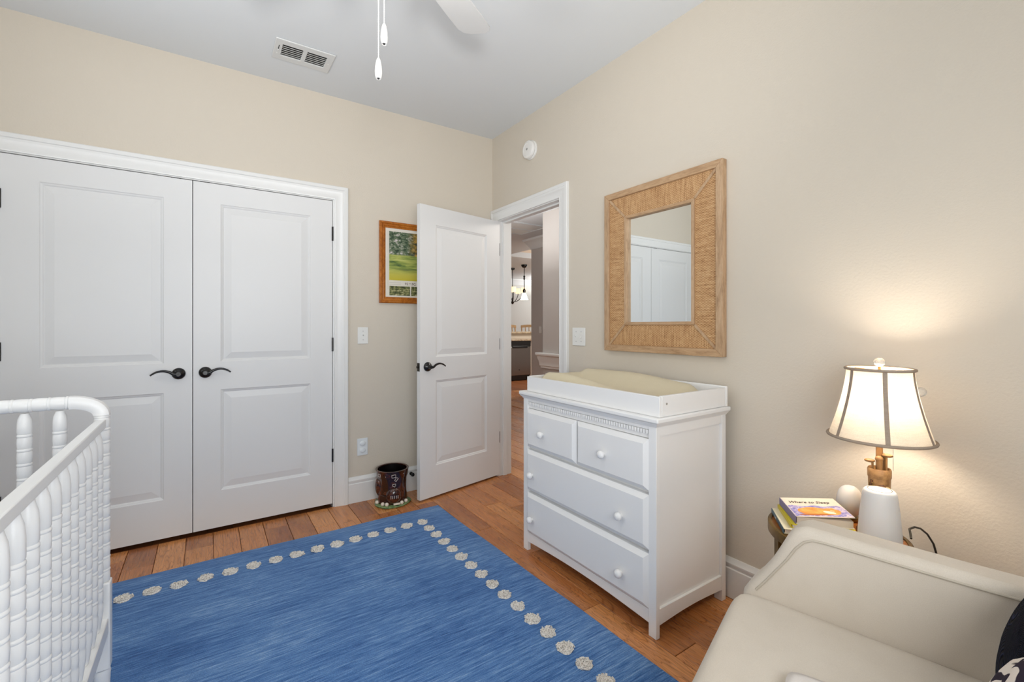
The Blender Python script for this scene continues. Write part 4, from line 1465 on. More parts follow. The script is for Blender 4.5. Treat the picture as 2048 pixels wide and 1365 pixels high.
# top slab with cove moulding below
bm = bm_new(); box(bm, -0.020, LX + 0.004, -0.022, LY + 0.020, 0.836, 0.8565)
obj('top_slab', bm, 'furniture_white', t, bevel=0.006, seg=3)
bm = bm_new()
TP = [(0, 0.8185), (0.003, 0.8185), (0.005, 0.824), (0.012, 0.8300), (0.015, 0.8355), (0, 0.8355)]
up = Vector((0, 0, 1))
sweep(bm, [(LX, 0, 0), (0, 0, 0), (0, LY, 0), (LX, LY, 0)], TP, [(Vector((0, -1, 0)), up), (Vector((-1, -1, 0)), up), (Vector((-1, 1, 0)), up), (Vector((0, 1, 0)), up)])
obj('cove_moulding', bm, 'furniture_white', t, smooth=40)
def drawer(y0, y1, z0, z1, knobs):
    bm = bm_new()
    # bevelled raised front: back rectangle -> front rectangle
    bt = 0.019
    x_b, x_m, x_f = 0.0095, 0.001, -0.013
    A = [(y0, z0), (y1, z0), (y1, z1), (y0, z1)]
    Bq = [(y0 + bt, z0 + bt), (y1 - bt, z0 + bt), (y1 - bt, z1 - bt), (y0 + bt, z1 - bt)]
    La = [bm.verts.new((x_b + 0.012, a, b)) for a, b in A]
    Lb = [bm.verts.new((x_m, a, b)) for a, b in A]
    Ld = [bm.verts.new((x_f + 0.002, a + (0.0165 if a == y0 else -0.0165), b + (0.0165 if b == z0 else -0.0165))) for a, b in A]
    Lc = [bm.verts.new((x_f, a, b)) for a, b in Bq]
    for P_, Q_ in ((La, Lb), (Lb, Ld), (Ld, Lc)):
        for i in range(4):
            j = (i + 1) % 4
            bm.faces.new((P_[i], P_[j], Q_[j], Q_[i]))
    bm.faces.new(Lc); bm.faces.new(La[::-1])
    d_ = obj('drawer', bm, 'furniture_white', t)
    for y, z in knobs:
        bm = bm_new()
        lathe(bm, [(0.008, 0.0131), (0.0085, 0.014), (0.0080, 0.018), (0.0115, 0.0205), (0.0156, 0.0245), (0.0176, 0.030), (0.0170, 0.0355), (0.0140, 0.0405), (0.0085, 0.0440), (0.002, 0.0455)], 24, (0, y, z), 'X', M4=Matrix.Scale(-1, 4, (1, 0, 0)))
        obj('knob', bm, 'furniture_white', d_, smooth=50)
YO = DY0
drawer(1.583 - YO, 1.972 - YO, 0.564, 0.766, [(1.826 - YO, 0.655)])
drawer(1.166 - YO, 1.577 - YO, 0.564, 0.766, [(1.397 - YO, 0.657)])
drawer(1.166 - YO, 1.972 - YO, 0.334, 0.548, [(1.914 - YO, 0.424), (1.298 - YO, 0.426)])
drawer(1.166 - YO, 1.972 - YO, 0.104, 0.318, [(1.914 - YO, 0.191), (1.298 - YO, 0.191)])

# changing tray on top
TX0, TX1, TY0, TY1, TZ0, TZ1 = 1.437, 1.897, 1.122, 1.986, 0.857, 0.9365
t = thing('changing_tray', 'white wooden changing tray standing on top of the dresser', 'tray', (TX0, TY0, TZ0))
tx, ty, tz = TX1 - TX0, TY1 - TY0, TZ1 - TZ0
bm = bm_new(); box(bm, 0, 0.014, 0.0, ty, 0, tz)
obj('front_board', bm, 'furniture_white', t, bevel=0.002)
bm = bm_new(); box(bm, tx - 0.014, tx, -0.004, ty + 0.004, 0, tz + 0.008)
obj('back_board', bm, 'furniture_white', t, bevel=0.003)
for ya, yb in ((-0.001, 0.013), (ty - 0.013, ty + 0.001)):
    bm = bm_new(); box(bm, 0.0145, tx - 0.0145, ya, yb, 0, tz + 0.002)
    eb = obj('end_board', bm, 'furniture_white', t, bevel=0.002)
    if ya < 0.1:
        bm = bm_new(); lathe(bm, [(0.0045, 0.0012), (0.0045, 0.0024), (0.002, 0.0026)], 12, (0.042, 0, 0.050), 'Y', M4=MI)
        obj('screw', bm, 'screw', eb)
bm = bm_new(); box(bm, 0.0145, tx - 0.0145, 0.0135, ty - 0.0135, 0.0005, 0.006)
obj('tray_bottom', bm, 'furniture_white', t)

# contoured changing pad
t = thing('changing_pad', 'beige contoured changing pad lying inside the white tray on dresser', 'changing pad', (TX0, TY0, TZ0))
bm = bm_new()
NU, NV = 28, 56
x0, x1, y0, y1 = 0.022, tx - 0.022, 0.045, ty - 0.03
def sm(a, b, x):
    q = min(1, max(0, (x - a) / (b - a)))
    return q * q * (3 - 2 * q)
gr = []
for j in range(NV + 1):
    v = j / NV
    row = []
    for i in range(NU + 1):
        u = i / NU
        # u: 0 front, 1 at wall.  v: 0 near end, 1 far end
        endf = sm(0.0, 0.13, v) * sm(0.0, 0.03, 1 - v)
        bol = 0.074 * sm(0.48, 0.92, u) * (0.64 + 0.36 * sm(0.05, 0.65, v)) + 0.062 * math.exp(-((u - 0.20) / 0.17) ** 2) * (0.22 + 0.78 * sm(0.22, 0.85, v))
        bol = max(bol, 0.052 * sm(0.82, 0.96, v) * sm(0.10, 0.30, u))
        wav = 0.003 * sm(0.5, 0.9, u) * math.sin((v - 0.2) * 2 * PI * 1.25) - 0.006 * sm(0.8, 1.0, v)
        sidef = math.sqrt(max(0.0, 1 - (abs(2 * u - 1)) ** 10)) * 0.98 + 0.02
        z = 0.0065 + (0.038 + bol + wav) * (0.12 + 0.88 * endf) * sidef
        px, py = x0 + (x1 - x0) * u, y0 + (y1 - y0) * v
        row.append(bm.verts.new((px, py, z)))
    gr.append(row)
for j in range(NV):
    for i in range(NU):
        bm.faces.new((gr[j][i], gr[j][i + 1], gr[j + 1][i + 1], gr[j + 1][i]))
edge = [gr[0][i] for i in range(NU + 1)] + [gr[j][NU] for j in range(1, NV + 1)] + [gr[NV][i] for i in range(NU - 1, -1, -1)] + [gr[j][0] for j in range(NV - 1, 0, -1)]
low = [bm.verts.new((v.co.x, v.co.y, 0.0062)) for v in edge]
for i in range(len(edge)):
    j = (i + 1) % len(edge)
    bm.faces.new((edge[i], edge[j], low[j], low[i]))
bm.faces.new(low[::-1])
obj('pad_cover', bm, 'pad_fabric', t, smooth=80)

# ------------------------------------------------------------------ crib
CX, CY1, CY0, CXW = -0.279, 1.935, 0.555, 0.745
t = thing('crib', 'white spindle crib with turned posts and rails standing on the blue rug', 'crib', (CX, CY1, 0.0102))
t.scale = (1, 1, 0.989)
def bead_profile(z0, z1, r, pitch, r_in=None, taper=(0, 0)):
    """stack of barrels separated by thin rings"""
    out = []
    n = max(1, round((z1 - z0) / pitch))
    p = (z1 - z0) / n
    for k in range(n):
        b = z0 + k * p
        out += [(r * 0.90, b), (r * 0.965, b + 0.07 * p), (r, b + 0.36 * p), (r * 0.975, b + 0.70 * p), (r * 0.90, b + 0.79 * p), (r * 0.99, b + 0.82 * p), (r * 1.02, b + 0.88 * p), (r * 0.99, b + 0.95 * p)]
    out.append((r * 0.90, z1))
    return out
def spindle_mesh(z0, z1, r=0.0172, pitch=0.0425, tp=0.085):
    bm = bm_new()
    prof_ = [(0.008, z0), (0.010, z0 + 0.008), (0.013, z0 + 0.03), (r * 0.97, z0 + 0.06), (r, z0 + 0.085)] + bead_profile(z0 + 0.0905, z1 - tp, r, pitch) + [(r, z1 - tp * 0.94), (r * 0.99, z1 - tp * 0.55), (r * 0.90, z1 - tp * 0.28), (0.0115, z1 - tp * 0.10), (0.0098, z1)]
    lathe(bm, prof_, 16)
    return finish(bm, 'spindle', 'crib_white', 40)
RT, RB = 0.912, 0.885                                  # front top rail
side_sp = spindle_mesh(0.272, 0.8845)
for xs in (0.0, -CXW):
    bm = bm_new(); box(bm, xs - 0.013, xs + 0.013, CY0 - CY1 + 0.021, -0.021, RB, RT)
    obj('top_rail', bm, 'crib_white', t, bevel=0.003)
    bm = bm_new(); box(bm, xs - 0.019, xs + 0.019, CY0 - CY1 + 0.021, -0.021, 0.222, 0.2715)
    obj('bottom_rail', bm, 'crib_white', t, bevel=0.003)
    for k in range(16):
        y = -0.096 - k * 0.0788
        if y < CY0 - CY1 + 0.05:
            break
        obj('spindle', side_sp, None, t, loc=(xs, y, 0))
post_prof = [(0.012, 0.0005), (0.016, 0.012), (0.020, 0.05), (0.0215, 0.085), (0.0225, 0.092), (0.0205, 0.100), (0.0205, 0.1035)]
def post(x, y):
    bm = bm_new()
    lathe(bm, post_prof, 20, (x, y, 0))
    p = obj('post', bm, 'crib_white', t, smooth=40, label=None)
    bm = bm_new(); box(bm, x - 0.0225, x + 0.0225, y - 0.0225, y + 0.0225, 0.104, 0.385)
    obj('block', bm, 'crib_white', p, bevel=0.005, seg=3)
    bm = bm_new(); lathe(bm, bead_profile(0.3855, 0.925, 0.0205, 0.0415), 20, (x, y, 0))
    obj('turning', bm, 'crib_white', p, smooth=40)
    return p
for px in (0.0, -CXW):
    for py in (0.0, CY0 - CY1):
        p_ = post(px, py)
        if px == 0.0 and py == 0.0:
            bm = bm_new(); lathe(bm, [(0.0065, 0.0226), (0.0065, 0.0250), (0.004, 0.0252)], 14, (-0.012, 0.0, 0.365), 'Y', M4=MI)
            obj('bolt', bm, 'bronze', p_)
            for dx_, z_ in ((-0.012, 0.42), (-0.012, 0.475), (-0.012, 0.30)):
                bm = bm_new(); lathe(bm, [(0.002, 0.0200 if z_ > 0.385 else 0.0226), (0.002, 0.0235)], 8, (dx_, 0, z_), 'Y', M4=MI)
                obj('bolt_hole', bm, 'seam_dark', p_)
end_sp = spindle_mesh(0.272, 0.948, tp=0.062)
for py in (0.0, CY0 - CY1):
    # arched corner pieces
    for sx, xc in ((1, -0.075), (-1, -CXW + 0.075)):
        bm = bm_new()
        path, fr = [], []
        for i in range(13):
            a = PI / 2 * i / 12
            path.append((xc + sx * 0.075 * math.sin(a), py, 0.9255 + (0.0455) * math.cos(a)))
            nrm = Vector((sx * math.sin(a) * 0.9, 0, math.cos(a)))
            fr.append((nrm.normalized(), Vector((0, 1, 0))))
        sweep(bm, path, [(-0.019, -0.016), (-0.010, -0.0215), (0.010, -0.0215), (0.019, -0.016), (0.0215, 0), (0.019, 0.016), (0.010, 0.0215), (-0.010, 0.0215), (-0.019, 0.016), (-0.0215, 0)], fr)
        obj('corner_arch', bm, 'crib_white', t, smooth=35)
    bm = bm_new()
    lathe(bm, bead_profile(0, CXW - 0.152, 0.0205, 0.0385), 20, (-CXW + 0.076, py, 0.971), 'X')
    obj('end_rail', bm, 'crib_white', t, smooth=40)
    bm = bm_new(); box(bm, -CXW + 0.0235, -0.0235, py - 0.013, py + 0.013, 0.222, 0.2715)
    obj('end_bottom_rail', bm, 'crib_white', t, bevel=0.003)
    for k in range(8):
        obj('spindle', end_sp, None, t, loc=(-0.097 - k * 0.0762, py, 0))

# ------------------------------------------------------------------ round side table
TBX, TBY, TBH, TBR = 1.657, 0.618, 0.560, 0.188
t = thing('side_table', 'round brass side table with wood top between dresser and armchair', 'side table', (TBX, TBY, 0))
bm = bm_new(); lathe(bm, [(0.05, TBH - 0.016), (TBR - 0.012, TBH - 0.016), (TBR - 0.012, TBH - 0.003), (0.05, TBH - 0.003)], 64)
obj('table_top', bm, 'table_wood', t, smooth=40)
bm = bm_new()
lathe(bm, [(TBR - 0.0115, TBH - 0.032), (TBR - 0.002, TBH - 0.033), (TBR, TBH - 0.030), (TBR, TBH - 0.002), (TBR - 0.003, TBH), (TBR - 0.0115, TBH)], 72, cap=False)
a_, b_ = bm.verts[:72], bm.verts[-72:]
for i in range(72):
    j = (i + 1) % 72
    bm.faces.new((a_[i], a_[j], b_[j], b_[i]))
obj('rim', bm, 'brass', t, smooth=40)
for k in range(4):
    a = R(142) + k * PI / 2
    ca, sa = math.cos(a), math.sin(a)
    bm = bm_new()
    box(bm, -0.006, 0.006, -0.012, 0.012, 0.0005, TBH - 0.0335)
    bmesh.ops.rotate(bm, verts=bm.verts[:], cent=(0, 0, 0), matrix=Matrix.Rotation(a, 3, 'Z'))
    bmesh.ops.translate(bm, verts=bm.verts[:], vec=((TBR - 0.012) * ca, (TBR - 0.012) * sa, 0))
    obj('leg', bm, 'brass', t)
bm = bm_new()
for i in range(49):
    pass
ringp = [((TBR - 0.02) * math.cos(2 * PI * i / 48), (TBR - 0.02) * math.sin(2 * PI * i / 48), 0.10) for i in range(49)]
tube(bm, ringp, 0.006, 8)
obj('foot_ring', bm, 'brass', t, smooth=40)

# books ---------------------------------------------------------------------
def book(name, label, c, rot, w_, l_, th, cover, spine_mat, z0, group='books on the side table', pages='page_block', tilt=0.0):
    """local x across (spine at x=0), y along the spine, z up"""
    t = thing(name, label, 'book', (c[0], c[1], z0), rot, group)
    ct = 0.0022
    bm = bm_new(); box(bm, 0.003, w_ - 0.004, 0.003, l_ - 0.003, ct + 0.0001, th - ct - 0.0001)
    obj('pages', bm, pages, t)
    bm = bm_new(); box(bm, 0.0, w_, 0, l_, 0, ct)
    obj('back_cover', bm, cover, t, bevel=0.0008)
    bm = bm_new()
    vs = box(bm, 0.0, w_, 0, l_, th - ct, th)
    for v in vs:
        v.co.z += tilt * v.co.x / w_
    fc = obj('front_cover', bm, cover, t, bevel=0.0008)
    bm = bm_new(); box(bm, -0.0022, -0.0001, 0, l_, 0, th)
    sp = obj('spine', bm, spine_mat, t, bevel=0.0008)
    return t, fc, sp
# picture book outline from the photograph: spine from near (1.38,0.61) to far (1.49,0.70)
TOP = TBH
ROT = math.atan2(0.781 - 0.676, 1.652 - 1.528) - PI / 2
b0, fc0, sp0 = book('storybook', 'white storybook with lettered teal spine, lowest book on round table', (1.494, 0.697), ROT - R(3), 0.190, 0.170, 0.0155, 'cream_cover', 'teal_spine', TOP + 0.0006)
text('spine_title', 'Land', 0.012, 'paper', sp0, Matrix.Translation((-0.0024, 0.120, 0.0035)) @ Matrix.Rotation(R(-90), 4, 'Z') @ Matrix.Rotation(R(90), 4, 'X'))
b1, fc1, sp1 = book('storybook', 'bright yellow book in the middle of the stack on round table', (1.5195, 0.6865), ROT - R(2), 0.172, 0.166, 0.012, 'yellow_cover', 'yellow_deep', TOP + 0.0164)
b2, fc2, sp2 = book('board_book', 'board book with sleeping orange animal cover on top of the stack', (1.530, 0.678), ROT + R(1), 0.160, 0.160, 0.0245, 'cover_cream', 'purple_spine', TOP + 0.0288, tilt=0.012)
# cover art of the board book (flat print on the lifted cover)
TH = 0.0245
def on_cover(x, y, d=0.0003):
    return Vector((x, y, TH + 0.012 * x / 0.160 + d))
def patch(name, pts, mat, d):
    bm = bm_new()
    a = [bm.verts.new(on_cover(x, y, d)) for x, y in pts]
    b = [bm.verts.new(on_cover(x, y, d - 0.0002)) for x, y in pts]
    bm.faces.new(a); bm.faces.new(b[::-1])
    for i in range(len(a)):
        j = (i + 1) % len(a)
        bm.faces.new((a[i], a[j], b[j], b[i]))
    return obj(name, bm, mat, fc2)
def ell(cx, cy, rx, ry, n=28, rot=0.0, wob=0.0):
    out = []
    for i in range(n):
        a = 2 * PI * i / n
        k = 1 + wob * math.sin(5 * a)
        x, y = rx * k * math.cos(a), ry * k * math.sin(a)
        out.append((cx + x * math.cos(rot) - y * math.sin(rot), cy + x * math.sin(rot) + y * math.cos(rot)))
    return out
# reading direction: x to the right (away from spine), y up the page
patch('cover_meadow', [(0.002, 0.002), (0.158, 0.002), (0.158, 0.088)] + [(0.158 - 0.156 * i / 12, 0.088 + 0.004 * math.sin(i * 1.3)) for i in range(1, 12)] + [(0.002, 0.088)], 'cover_lavender', 0.0004)
patch('cover_animal_body', ell(0.065, 0.043, 0.046, 0.032, wob=0.015), 'fur_orange', 0.0007)
patch('cover_animal_head', ell(0.112, 0.042, 0.026, 0.026, wob=0.03), 'fur_orange', 0.0009)
patch('cover_animal_muzzle', ell(0.104, 0.034, 0.017, 0.010, 20, -0.5), 'fur_white', 0.0011)
patch('cover_animal_ear', [(0.112, 0.062), (0.128, 0.060), (0.124, 0.074)], 'fur_orange', 0.0009)
patch('cover_animal_eye', ell(0.116, 0.046, 0.006, 0.0014, 12, -0.3), 'fur_white', 0.0012)
patch('cover_animal_tail', ell(0.064, 0.016, 0.050, 0.006, 20, 0.05), 'fur_line', 0.0008)
mt = Matrix.Translation((0.012, 0.109, TH + 0.0018)) @ Matrix.Rotation(math.atan2(-0.012, 0.160), 4, 'Y')
text('title', 'Where to Sleep', 0.0265, 'ink', fc2, mt, 0.35, 0.70)

# golf bag lamp -------------------------------------------------------------
LX_, LY_ = 1.7416, 0.531
VIEW = math.atan2(-LY_, -LX_)                          # direction from the lamp to the camera
t = thing('table_lamp', 'lit table lamp with linen bell shade and golf bag base', 'lamp', (LX_, LY_, TBH), VIEW + PI / 2)
# local: -y towards the camera, +x to the right as seen
bm = bm_new(); lathe(bm, [(0.055, 0.0006), (0.058, 0.006), (0.052, 0.014), (0.02, 0.016)], 28)
obj('lamp_base', bm, 'bag_dark', t, smooth=50)
GB = 0.026                                              # lift of the bag above the base
bm = bm_new()
prof_ = [(0.026, 0.0165), (0.029, 0.03), (0.0275, 0.07), (0.0270, 0.12), (0.0280, 0.155), (0.0285, 0.176), (0.024, 0.177)]
lathe(bm, prof_, 28)
obj('bag_body', bm, 'bag_tan', t, smooth=50)
bm = bm_new(); lathe(bm, [(0.0288, 0.176), (0.0302, 0.179), (0.0302, 0.202), (0.0282, 0.206), (0.024, 0.202), (0.024, 0.178)], 28, cap=False)
obj('bag_collar', bm, 'bag_tan', t, smooth=50)
bm = bm_new(); sphere(bm, (0.004, -0.022, 0.135), 0.016, 16, 12, (1.05, 0.7, 1.9))
obj('front_pocket', bm, 'bag_dark', t, smooth=60)
bm = bm_new(); sphere(bm, (0.018, -0.023, 0.135), 0.0145, 16, 12, (0.95, 0.7, 1.5))
obj('ball_pocket', bm, 'bag_pale', t, smooth=60)
bm = bm_new(); tube(bm, [(-0.018, -0.023, 0.172), (-0.021, -0.024, 0.15), (-0.015, -0.027, 0.125), (-0.018, -0.025, 0.09)], 0.004, 8)
obj('strap', bm, 'bag_dark', t, smooth=60)
bm = bm_new(); tube(bm, [(-0.024, -0.022, 0.163), (-0.015, -0.028, 0.163), (-0.015, -0.029, 0.150), (-0.025, -0.023, 0.150), (-0.024, -0.022, 0.163)], 0.0018, 6)
obj('strap_buckle', bm, 'brass', t, smooth=60)
for (x, y, h, lx, wood) in ((-0.016, -0.009, 0.230, -0.014, 0), (0.001, -0.015, 0.240, -0.003, 1), (0.016, -0.008, 0.252, 0.005, 0), (0.010, 0.013, 0.245, 0.0, 1)):
    bm = bm_new(); tube(bm, [(x, y, 0.17), (x * 1.05, y, h - 0.008)], 0.0032 if not wood else 0.008, 8)
    cl = obj('golf_club', bm, 'club_bronze', t, smooth=60)
    bm = bm_new(); sphere(bm, (x * 1.05 + lx * 0.5, y, h - 0.003), 0.0095, 14, 10, (1.5 if not wood else 1.15, 0.9, 0.62 if not wood else 1.0))
    obj('club_head', bm, 'club_bronze', cl, smooth=60)
bm = bm_new(); tube(bm, [(0, 0.004, 0.17), (0, 0.004, 0.325)], 0.0092, 14)
obj('pole', bm, 'club_bronze', t, smooth=50)
bm = bm_new(); lathe(bm, [(0.013, 0.326), (0.0165, 0.332), (0.0165, 0.362), (0.012, 0.372)], 18, (0, 0.004, 0))
obj('socket', bm, 'brass', t, smooth=50)
bm = bm_new(); lathe(bm, [(0.012, 0.373), (0.018, 0.387), (0.027, 0.425), (0.028, 0.443), (0.021, 0.459), (0.008, 0.467)], 20, (0, 0.004, 0))
obj('bulb', bm, 'bulb_glow', t, smooth=60)
# harp and finial
bm = bm_new(); tube(bm, [(0.014, 0.004, 0.365)] + [(0.05 * math.sin(PI * (0.12 + 0.88 * i / 10)), 0.004, 0.375 + 0.135 * i / 10) for i in range(1, 11)], 0.0015, 6)
tube(bm, [(-0.014, 0.004, 0.365)] + [(-0.05 * math.sin(PI * (0.12 + 0.88 * i / 10)), 0.004, 0.375 + 0.135 * i / 10) for i in range(1, 11)], 0.0015, 6)
obj('harp', bm, 'brass', t, smooth=60)
SH0, SH1 = 0.302, 0.515                                   # shade bottom, top (above table)
def sh_r(f):                                              # f 0 bottom .. 1 top
    return 0.0845 + (0.1315 - 0.0845) * (1 - f) ** 1.5
bm = bm_new()
NS = 60
rings = []
for k in range(15):
    f = k / 14
    r_ = sh_r(f)
    ring = []
    for i in range(NS):
        a = 2 * PI * i / NS
        ph = ((a - R(-90 + 8.7)) / (PI / 3)) % 1.0
        rr_ = r_ * (1 - 0.012 * math.sin(PI * ph))
        ring.append(bm.verts.new((rr_ * math.cos(a), rr_ * math.sin(a), SH0 + (SH1 - SH0) * f)))
    rings.append(ring)
for A, B in zip(rings, rings[1:]):
    for i in range(NS):
        j = (i + 1) % NS
        bm.faces.new((A[i], A[j], B[j], B[i]))
shade = obj('lamp_shade', bm, 'shade_linen', t, smooth=60)
for k in range(6):
    a0 = R(-90 + 8.7) + k * PI / 3
    bm = bm_new()
    L_, R_ = [], []
    for q in range(15):
        f = q / 14
        r_ = sh_r(f) + 0.0012
        hwid = 0.0058
        da = hwid / r_
        L_.append((bm.verts.new((r_ * math.cos(a0 - da), r_ * math.sin(a0 - da), SH0 + (SH1 - SH0) * f)), bm.verts.new(((r_ - 0.001) * math.cos(a0 - da), (r_ - 0.001) * math.sin(a0 - da), SH0 + (SH1 - SH0) * f))))
        R_.append((bm.verts.new((r_ * math.cos(a0 + da), r_ * math.sin(a0 + da), SH0 + (SH1 - SH0) * f)), bm.verts.new(((r_ - 0.001) * math.cos(a0 + da), (r_ - 0.001) * math.sin(a0 + da), SH0 + (SH1 - SH0) * f))))
    for q in range(14):
        bm.faces.new((L_[q][0], R_[q][0], R_[q + 1][0], L_[q + 1][0]))
        bm.faces.new((L_[q][1], R_[q][1], R_[q + 1][1], L_[q + 1][1]))
        bm.faces.new((L_[q][0], L_[q + 1][0], L_[q + 1][1], L_[q][1]))
        bm.faces.new((R_[q][0], R_[q + 1][0], R_[q + 1][1], R_[q][1]))
    obj('rib_tape', bm, 'shade_tape', shade, smooth=60)
for f, hgt, rad in ((0.0, 0.011, 0.0028), (1.0, 0.010, 0.0026)):
    r_ = sh_r(f) + 0.0015
    z_ = SH0 + (SH1 - SH0) * f
    bm = bm_new()
    tube(bm, [(r_ * math.cos(2 * PI * i / 60), r_ * math.sin(2 * PI * i / 60), z_) for i in range(61)], 0.0046, 8)
    obj('shade_trim', bm, 'shade_tape', shade, smooth=60)
bm = bm_new()
for k in range(3):
    a = R(20) + k * 2 * PI / 3
    tube(bm, [(0.006 * math.cos(a), 0.006 * math.sin(a), SH1 - 0.004), (0.082 * math.cos(a), 0.082 * math.sin(a), SH1 - 0.003)], 0.0012, 5)
obj('spider', bm, 'brass', shade, smooth=60)
bm = bm_new(); tube(bm, [(0, 0.004, SH1 - 0.008), (0, 0.004, SH1 + 0.008)], 0.004, 8)
obj('finial_stem', bm, 'brass', t, smooth=60)
bm = bm_new(); sphere(bm, (0, 0.004, SH1 + 0.021), 0.0145, 24, 16)
obj('finial_ball', bm, 'glass_ball', t, smooth=70)
bm = bm_new(); sphere(bm, (0.099, 0.055, 0.446), 0.0145, 24, 16)
gb = obj('golf_ball_knob', bm, 'glass_ball', t, smooth=70)
bm = bm_new(); tube(bm, [(0.014, 0.012, 0.36), (0.089, 0.050, 0.441)], 0.0018, 6)
obj('knob_stem', bm, 'brass', gb, smooth=60)
bm = bm_new()
z = 0.205
while z < 0.335:
    sphere(bm, (0.033, -0.004, z), 0.0013, 6, 4)
    z += 0.0042
tube(bm, [(0.033, -0.004, 0.205), (0.033, -0.004, 0.335), (0.015, 0.0, 0.345)], 0.0006, 5)
obj('pull_chain', bm, 'screw', t, smooth=60)

# sound machine -------------------------------------------------------------
t = thing('sound_machine', 'white cone shaped sound machine with round speaker top beside the lamp', 'sound machine', (1.636, 0.498, TBH + 0.0003), R(-70))
bm = bm_new()
lathe(bm, [(0.046, 0.0), (0.0515, 0.003), (0.0530, 0.010), (0.0525, 0.024)], 48)
obj('base', bm, 'plastic_white', t, smooth=50)
bm = bm_new()
lathe(bm, [(0.0525, 0.0242), (0.0515, 0.045), (0.0470, 0.105), (0.0425, 0.145), (0.0410, 0.157), (0.0390, 0.164), (0.035, 0.1685), (0.029, 0.1695), (0.0285, 0.1688)], 48)
obj('diffuser', bm, 'soft_plastic', t, smooth=50)
bm = bm_new(); lathe(bm, [(0.0285, 0.1689), (0.0293, 0.1697), (0.0286, 0.1702), (0.0278, 0.1697)], 48, cap=False)
obj('speaker_ring', bm, 'face_ring', t, smooth=50)
bm = bm_new(); lathe(bm, [(0.0277, 0.1689), (0.0276, 0.1696), (0.005, 0.1697)], 40)
gp = obj('speaker_grille', bm, 'plastic_white', t, smooth=50)
for rr_ in (0.007, 0.0105, 0.014, 0.0175):
    bm = bm_new()
    tube(bm, [(rr_ * math.cos(2 * PI * i / 28), rr_ * math.sin(2 * PI * i / 28), 0.1698) for i in range(29)], 0.0006, 5)
    obj('grille_ring', bm, 'vent_white', gp, smooth=50)

# egg night light -----------------------------------------------------------
t = thing('night_light', 'round white egg night light on dark stand behind the sound machine', 'night light', (1.793, 0.628, TBH + 0.0003))
bm = bm_new(); lathe(bm, [(0.026, 0.0), (0.028, 0.004), (0.026, 0.010), (0.018, 0.012)], 28)
obj('stand', bm, 'brass', t, smooth=50)
bm = bm_new()
lathe(bm, [(0.018, 0.0122)] + [(0.037 * math.sin(PI * (0.16 + 0.83 * i / 16)) ** 0.85, 0.012 + 0.100 * (1 - math.cos(PI * (0.12 + 0.88 * i / 16))) / 2) for i in range(16)] + [(0.002, 0.1123)], 36)
obj('globe', bm, 'soft_plastic', t, smooth=60)

# lamp cord -----------------------------------------------------------------
bm = bm_new()
cp = [(1.772, 0.462, TBH + 0.0035), (1.79, 0.468, TBH + 0.010), (1.81, 0.476, TBH + 0.018), (1.835, 0.470, TBH + 0.020), (1.86, 0.462, TBH + 0.012), (1.885, 0.452, TBH - 0.008), (1.905, 0.442, TBH - 0.04), (1.918, 0.434, TBH - 0.09), (1.925, 0.43, 0.40), (1.925, 0.43, 0.32)]
tube(bm, cp, 0.003, 8)
tag(obj('lamp_cord', bm, 'cord_dark', smooth=60), 'dark power cord running off the table edge and down the wall', 'cord')

# ------------------------------------------------------------------ armchair
A0 = R(12)                                                # turned a little to the left
ACX, ACY = 1.262, 0.560                                   # inner top front of the wall side arm
t = thing('armchair', 'cream upholstered armchair with low sloping arms near the side table', 'armchair', (ACX, ACY, 0), A0)
# local: x to the wall side, y forward (towards the dresser), z up
AT, AH = 0.095, 0.692
def arm(x0, x1):
    bm = bm_new()
    sil = [(-0.70, 0.10), (0.11, 0.10), (0.132, 0.13), (0.134, 0.42), (0.130, 0.472), (0.112, 0.502), (0.090, 0.530), (0.063, 0.572), (0.040, 0.618), (0.022, 0.656), (0.004, 0.680), (-0.022, AH), (-0.30, AH - 0.008), (-0.70, AH - 0.014)]
    prism(bm, sil, x0, x1, lambda s, z, d: (d, s, z))
    return obj('arm', bm, 'linen', t, bevel=0.021, seg=4, smooth=70)
arm(0.0, AT)
arm(-0.80 - AT, -0.80)
# piping on the inner top edge of each arm
for xs in (-0.0008, -0.7992):
    bm = bm_new()
    pts = [(xs, y, z) for y, z in ((-0.62, AH - 0.030), (-0.30, AH - 0.028), (-0.06, AH - 0.024), (-0.036, AH - 0.026), (-0.018, AH - 0.036), (0.000, AH - 0.058), (0.020, AH - 0.094), (0.044, 0.562), (0.072, 0.520), (0.094, 0.490))]
    tube(bm, pts, 0.0030, 8)
    obj('piping', bm, 'piping_fabric', t, smooth=60)
